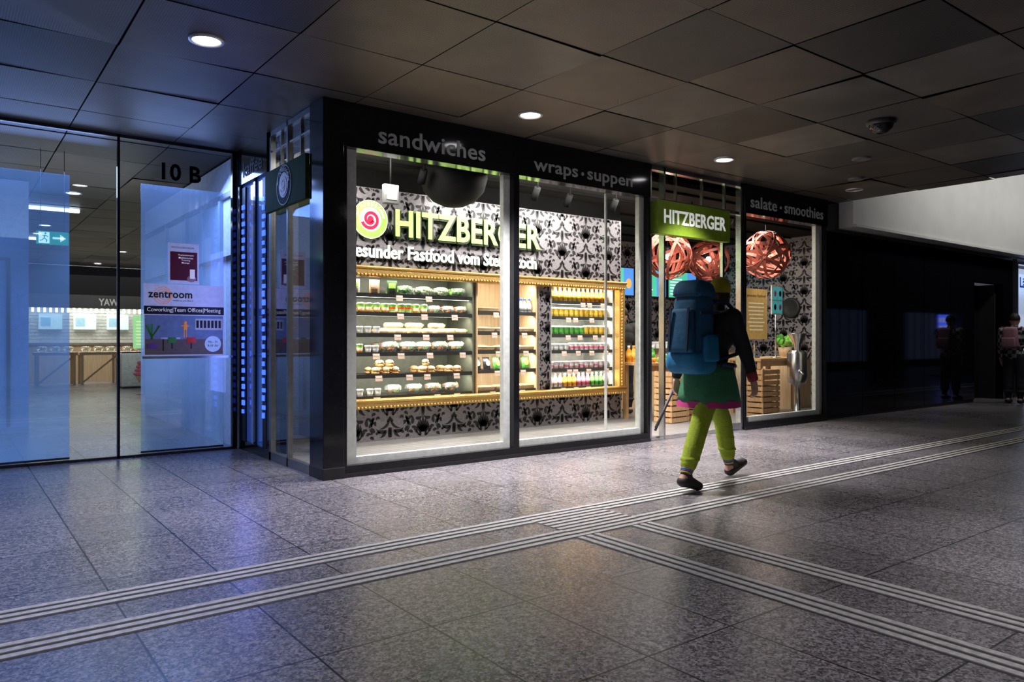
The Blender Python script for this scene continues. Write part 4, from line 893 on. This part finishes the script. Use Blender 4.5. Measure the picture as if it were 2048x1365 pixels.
rain = [M('cuff_red', (.5, .06, .05), .8), M('cuff_orange', (.7, .3, .04), .8), M('cuff_teal', (.05, .3, .35), .8), M('cuff_purple', (.2, .06, .35), .8), M('cuff_yellow', (.6, .5, .05), .8)]
J = dict(base=(5.05, 3.97, 0), face=(1, 0, 0), head=(5.2, 3.97, 1.585), neck=(5.15, 3.97, 1.45), chest=(5.1, 3.97, 1.22), pelvis=(5.05, 3.97, .92),
         armR=[V((5.12, 3.79, 1.38)), V((5.22, 3.74, 1.09)), V((5.33, 3.74, .86))], handR=(.25, 0, -1), palmR=(0, 1, 0),
         armL=[V((5.12, 4.15, 1.38)), V((5.0, 4.24, 1.11)), V((4.98, 4.26, .86))], handL=(-.05, 0, -1), palmL=(0, -1, 0),
         legR=[V((5.0, 3.895, .87)), V((4.8, 3.875, .49)), V((4.615, 3.85, .15)), V((4.575, 3.85, .09)), V((4.74, 3.84, .042))],
         legL=[V((5.1, 4.05, .87)), V((5.36, 4.07, .5)), V((5.46, 4.08, .13)), V((5.47, 4.08, .048)), V((5.65, 4.08, .11))])
pe = person(J, 'walker in black jacket, green skirt, lime trousers, yellow knit hat', dict(jacket=blk, trousers=knit, cuffs=rain, shoe=shoe, hat=M('yellow_knit', (.5, .42, .03), .9, bump=.5, scale=60), hair=M('brown_hair', (.08, .04, .02), .7), kn=.076, cf=.064))
def ringmesh(cz, n=48):
    m = MB(); vs = []; fs = []
    for j, (z, a, b) in enumerate(cz):
        for i in range(n):
            t = 2 * math.pi * i / n; w = 1 + .03 * math.sin(t * 9) * j / len(cz)
            ct, st = math.cos(t), math.sin(t); ct = math.copysign(abs(ct) ** .75, ct); st = math.copysign(abs(st) ** .75, st)
            vs.append((5.05 + a * ct * w, 3.97 + b * st * w, z + .006 * math.sin(5 * t) * j / len(cz)))
    for j in range(len(cz) - 1):
        for i in range(n): fs.append((j * n + i, j * n + (i + 1) % n, (j + 1) * n + (i + 1) % n, (j + 1) * n + i))
    return m, vs, fs
skm = M('green_skirt', (.04, .2, .09), .8, bump=.3, scale=40); pkm = M('pink_hem', (.6, .05, .24), .8)
m, vs, fs = ringmesh([(1.0, .15, .185), (.93, .17, .2), (.85, .205, .21), (.76, .235, .218), (.69, .25, .225)]); m.add(vs, fs, skm, True); sk = m.build('skirt', pe)
m, vs, fs = ringmesh([(.70, .248, .223), (.68, .252, .225), (.645, .256, .227)]); m.add(vs, fs, pkm, True); m.build('skirt_hem', pe)
md = sk.modifiers.new('s', 'SOLIDIFY'); md.thickness = .006
m = MB(); m.tube((5.29, 3.74, .94), (5.328, 3.74, .865), .046, .042, M('red_sleeve', (.35, .03, .05), .8), 14); m.build('sleeve_cuff', pe)
bp = E('backpack', (4.86, 3.97, .95), 'large blue hiking backpack worn on the back', 'backpack')
bl = M('pack_blue', (.008, .1, .2), .75, bump=.3, scale=25); bl2 = M('pack_cyan', (.008, .2, .4), .65, bump=.3, scale=25); nb = M('pack_navy', (.01, .03, .07), .7)
m = MB(); m.rbox((4.84, 3.97, 1.27), (.24, .34, .62), .09, bl, (.9, .92), (0, .06, 0), 4); m.build('main_compartment', bp)
m = MB(); m.rbox((4.86, 3.97, 1.6), (.26, .32, .15), .06, bl, (.8, .85), (0, .12, 0), 4); m.box(4.74, 4.78, 3.85, 4.09, 1.55, 1.56, nb); m.build('top_lid', bp)
m = MB(); m.rbox((4.82, 3.97, 1.02), (.29, .38, .2), .08, bl2, (.95, .95), None, 4); m.build('bottom_compartment', bp)
m = MB(); m.rbox((4.71, 3.97, 1.27), (.09, .26, .36), .035, bl, (.7, .85), (0, .08, 0), 3); m.build('front_pocket', bp)
for s in (-1, 1): m = MB(); m.rbox((4.84, 3.97 + s * .18, 1.13), (.18, .07, .22), .03, bl2, (.85, .8)); m.build('side_pocket', bp)
for s in (-1, 1): m = MB(); m.path([V((4.97, 3.97 + s * .1, 1.5)), V((5.08, 3.97 + s * .13, 1.52)), V((5.22, 3.97 + s * .14, 1.42)), V((5.25, 3.97 + s * .15, 1.25)), V((5.15, 3.97 + s * .2, 1.08)), V((4.97, 3.97 + s * .15, 1.03))], .016, nb); m.build('shoulder_strap', bp)
m = MB(); m.path([V((4.97, 3.79, 1.0)), V((5.08, 3.765, .99)), V((5.2, 3.83, .98)), V((5.23, 3.97, .98)), V((5.2, 4.11, .98)), V((5.08, 4.175, .99)), V((4.97, 4.15, 1.0))], .02, nb); m.build('hip_belt', bp)
m = MB()
for z in (1.4, 1.22):
    m.box(4.72, 4.95, 3.785, 3.8, z, z + .02, nb); m.box(4.72, 4.95, 4.14, 4.155, z, z + .02, nb)
for y in (3.88, 4.06): m.box(4.66, 4.668, y - .01, y + .01, 1.1, 1.45, nb, rot=(0, .08, 0))
m.build('compression_straps', bp)
e = E('trekking_pole', (4.97, 4.275, .8), 'short folded grey trekking pole held in the hand', 'pole')
m = MB(); m.tube((4.985, 4.27, .82), (4.77, 4.31, .43), .013, .011, M('pole_grey', (.16, .15, .17), .5), 10); m.tube((5.0, 4.285, .8), (4.79, 4.325, .45), .009, .009, darkmetal, 8); m.build('shaft', e)
m = MB(); m.tube((5.03, 4.265, .9), (4.98, 4.272, .81), .017, .015, blackm, 10); m.build('grip', e)
def standing(bx, by, z0, face, lab, mats, phone=True):
    def W(fx, lx, z):
        f = V(face).normalized(); l = V((-f.y, f.x, 0)); return V((bx, by, z0 + z)) + f * fx + l * lx
    J2 = dict(base=(bx, by, z0), face=face, head=W(.03, 0, 1.55), neck=W(0, 0, 1.41), chest=W(0, 0, 1.2), pelvis=W(0, 0, .92),
              armR=[W(0, -.19, 1.36), W(.02, -.22, 1.07), W(.24, -.18, 1.05)], handR=face, palmR=(0, 0, 1),
              armL=[W(0, .19, 1.36), W(0, .22, 1.07), W(.03, .22, .83)], handL=(.1, 0, -1), palmL=W(0, -1, 0) - W(0, 0, 0),
              legR=[W(0, -.09, .87), W(.02, -.1, .48), W(-.02, -.1, .11), W(-.05, -.1, .045), W(.13, -.11, .04)],
              legL=[W(0, .09, .87), W(.03, .1, .48), W(.02, .1, .11), W(-.01, .1, .045), W(.17, .11, .04)])
    return person(J2, lab, mats, vox=.012)
m_, n_, l_, b_ = nt_new('checked_shirt'); ck = n_.new('ShaderNodeTexChecker'); ck.inputs['Scale'].default_value = 14; ck.inputs['Color1'].default_value = (.35, .35, .35, 1); ck.inputs['Color2'].default_value = (.02, .02, .03, 1)
tc_ = n_.new('ShaderNodeTexCoord'); l_.new(tc_.outputs['Object'], ck.inputs['Vector']); l_.new(ck.outputs[0], b_.inputs['Base Color'])
bx, by = 15.9, 5.5
jeans = M('dark_jeans', (.02, .02, .03), .8); dhair = M('dark_hair', (.015, .01, .01), .6)
standing(bx, by, 0, (1, .1, 0), 'passer-by in checked shirt and dark trousers, looking at a phone', dict(jacket=m_, trousers=jeans, cuffs=[blk], shoe=shoe, hair=dhair))
standing(8.5, 8.35, .03, (.3, 1, 0), 'shop worker in dark clothes standing at the service counter', dict(jacket=M('dark_uniform', (.03, .03, .03), .8), trousers=jeans, cuffs=[blk], shoe=shoe, hair=dhair))
bp2 = E('backpack', (bx - .2, by, 1.1), 'small dusty pink backpack worn on the back', 'backpack'); pkb = M('pack_pink', (.35, .17, .22), .7)
m = MB(); m.rbox((bx - .2, by, 1.23), (.15, .28, .4), .06, pkb, (.85, .85)); m.build('main_compartment', bp2); m = MB(); m.rbox((bx - .285, by, 1.14), (.05, .22, .18), .02, pkb); m.build('front_pocket', bp2)
m = MB()
for s in (-1, 1): m.path([V((bx - .12, by + s * .1, 1.4)), V((bx + .0, by + s * .12, 1.43)), V((bx + .14, by + s * .12, 1.25)), V((bx, by + s * .18, 1.08)), V((bx - .13, by + s * .13, 1.06))], .014, pkb)
m.build('shoulder_strap', bp2)
m = MB(); m.rbox((bx + .37, by - .14, 1.09), (.07, .012, .14), .005, blackm, rot=(0, .9, 0)); top(m.build('mobile_phone', loc=(bx + .37, by - .14, 1.09)), 'black phone held in the hand', 'phone')

# lights
D = math.radians
area('shop_ceiling_lamp', (3.45, 6.75, 3.0), (D(38), 0, 0), .8, .3, 34, (1, .96, .9))
area('shop_ceiling_lamp', (5.6, 6.75, 3.0), (D(38), 0, 0), 1.2, .3, 46, (1, .96, .9))
area('shop_ceiling_lamp', (7.1, 6.75, 3.0), (D(38), 0, 0), 1.4, .3, 46, (1, .96, .9))
area('shop_ceiling_lamp', (9.6, 7.6, 3.0), (0, 0, 0), 3.2, 1.2, 120, (1, .95, .86))
area('shop_floor_lamp', (4.6, 6.4, 3.05), (0, 0, 0), 3.4, .2, 16, (1, .97, .92), spread=110)
area('shop_ceiling_lamp', (3.0, 7.2, 3.03), (0, 0, 0), .5, .6, 14, (1, .95, .86))
area('blue_lamp', (.2, 9.6, 3.0), (D(-25), 0, 0), 2.5, .6, 65, (.25, .4, 1))
area('blue_lamp', (2.0, 8.9, 3.0), (D(-20), 0, 0), .8, .6, 34, (.3, .45, 1))
area('blue_side_lamp', (2.5, 7.9, 1.4), (D(90), 0, D(90)), .6, 1.6, 8, (.22, .28, 1))
area('cove_lamp', (.9, 11.0, 2.5), (D(180), 0, 0), 2.5, 1.5, 14, (.9, .93, 1))  # unseen uplight added to brighten the inner ceiling behind the number
area('stall_lamp', (3.2, 23.6, 3.0), (0, 0, 0), 4, 2, 110, (1, .95, .85))
area('stall_lamp', (3.2, 25.5, 2.9), (D(-20), 0, 0), 4, .8, 150, (1, .97, .9))
area('hall_lamp', (3.2, 17, 3.15), (0, 0, 0), 1, 1, 25, (.9, 1, .85))  # unseen greenish fill, added to light the inner hall floor
area('soffit_lamp', (15.5, 3.4, 5.6), (D(50), 0, 0), 7, .5, 60, (1, .98, .95), spread=90)
w = bpy.data.worlds.new('World'); scene.world = w; w.use_nodes = True
w.node_tree.nodes['Background'].inputs[0].default_value = (.7, .7, .92, 1); w.node_tree.nodes['Background'].inputs[1].default_value = .08
cam = bpy.data.cameras.new('Camera'); cam.lens = 26.35; cam.sensor_width = 36; cam.shift_y = -.0017; cam.clip_end = 200
co = bpy.data.objects.new('Camera', cam); co.location = (0, 0, 1.2); co.rotation_euler = (math.pi / 2, 0, -math.atan2(.603, .7976)); COL.objects.link(co); scene.camera = co
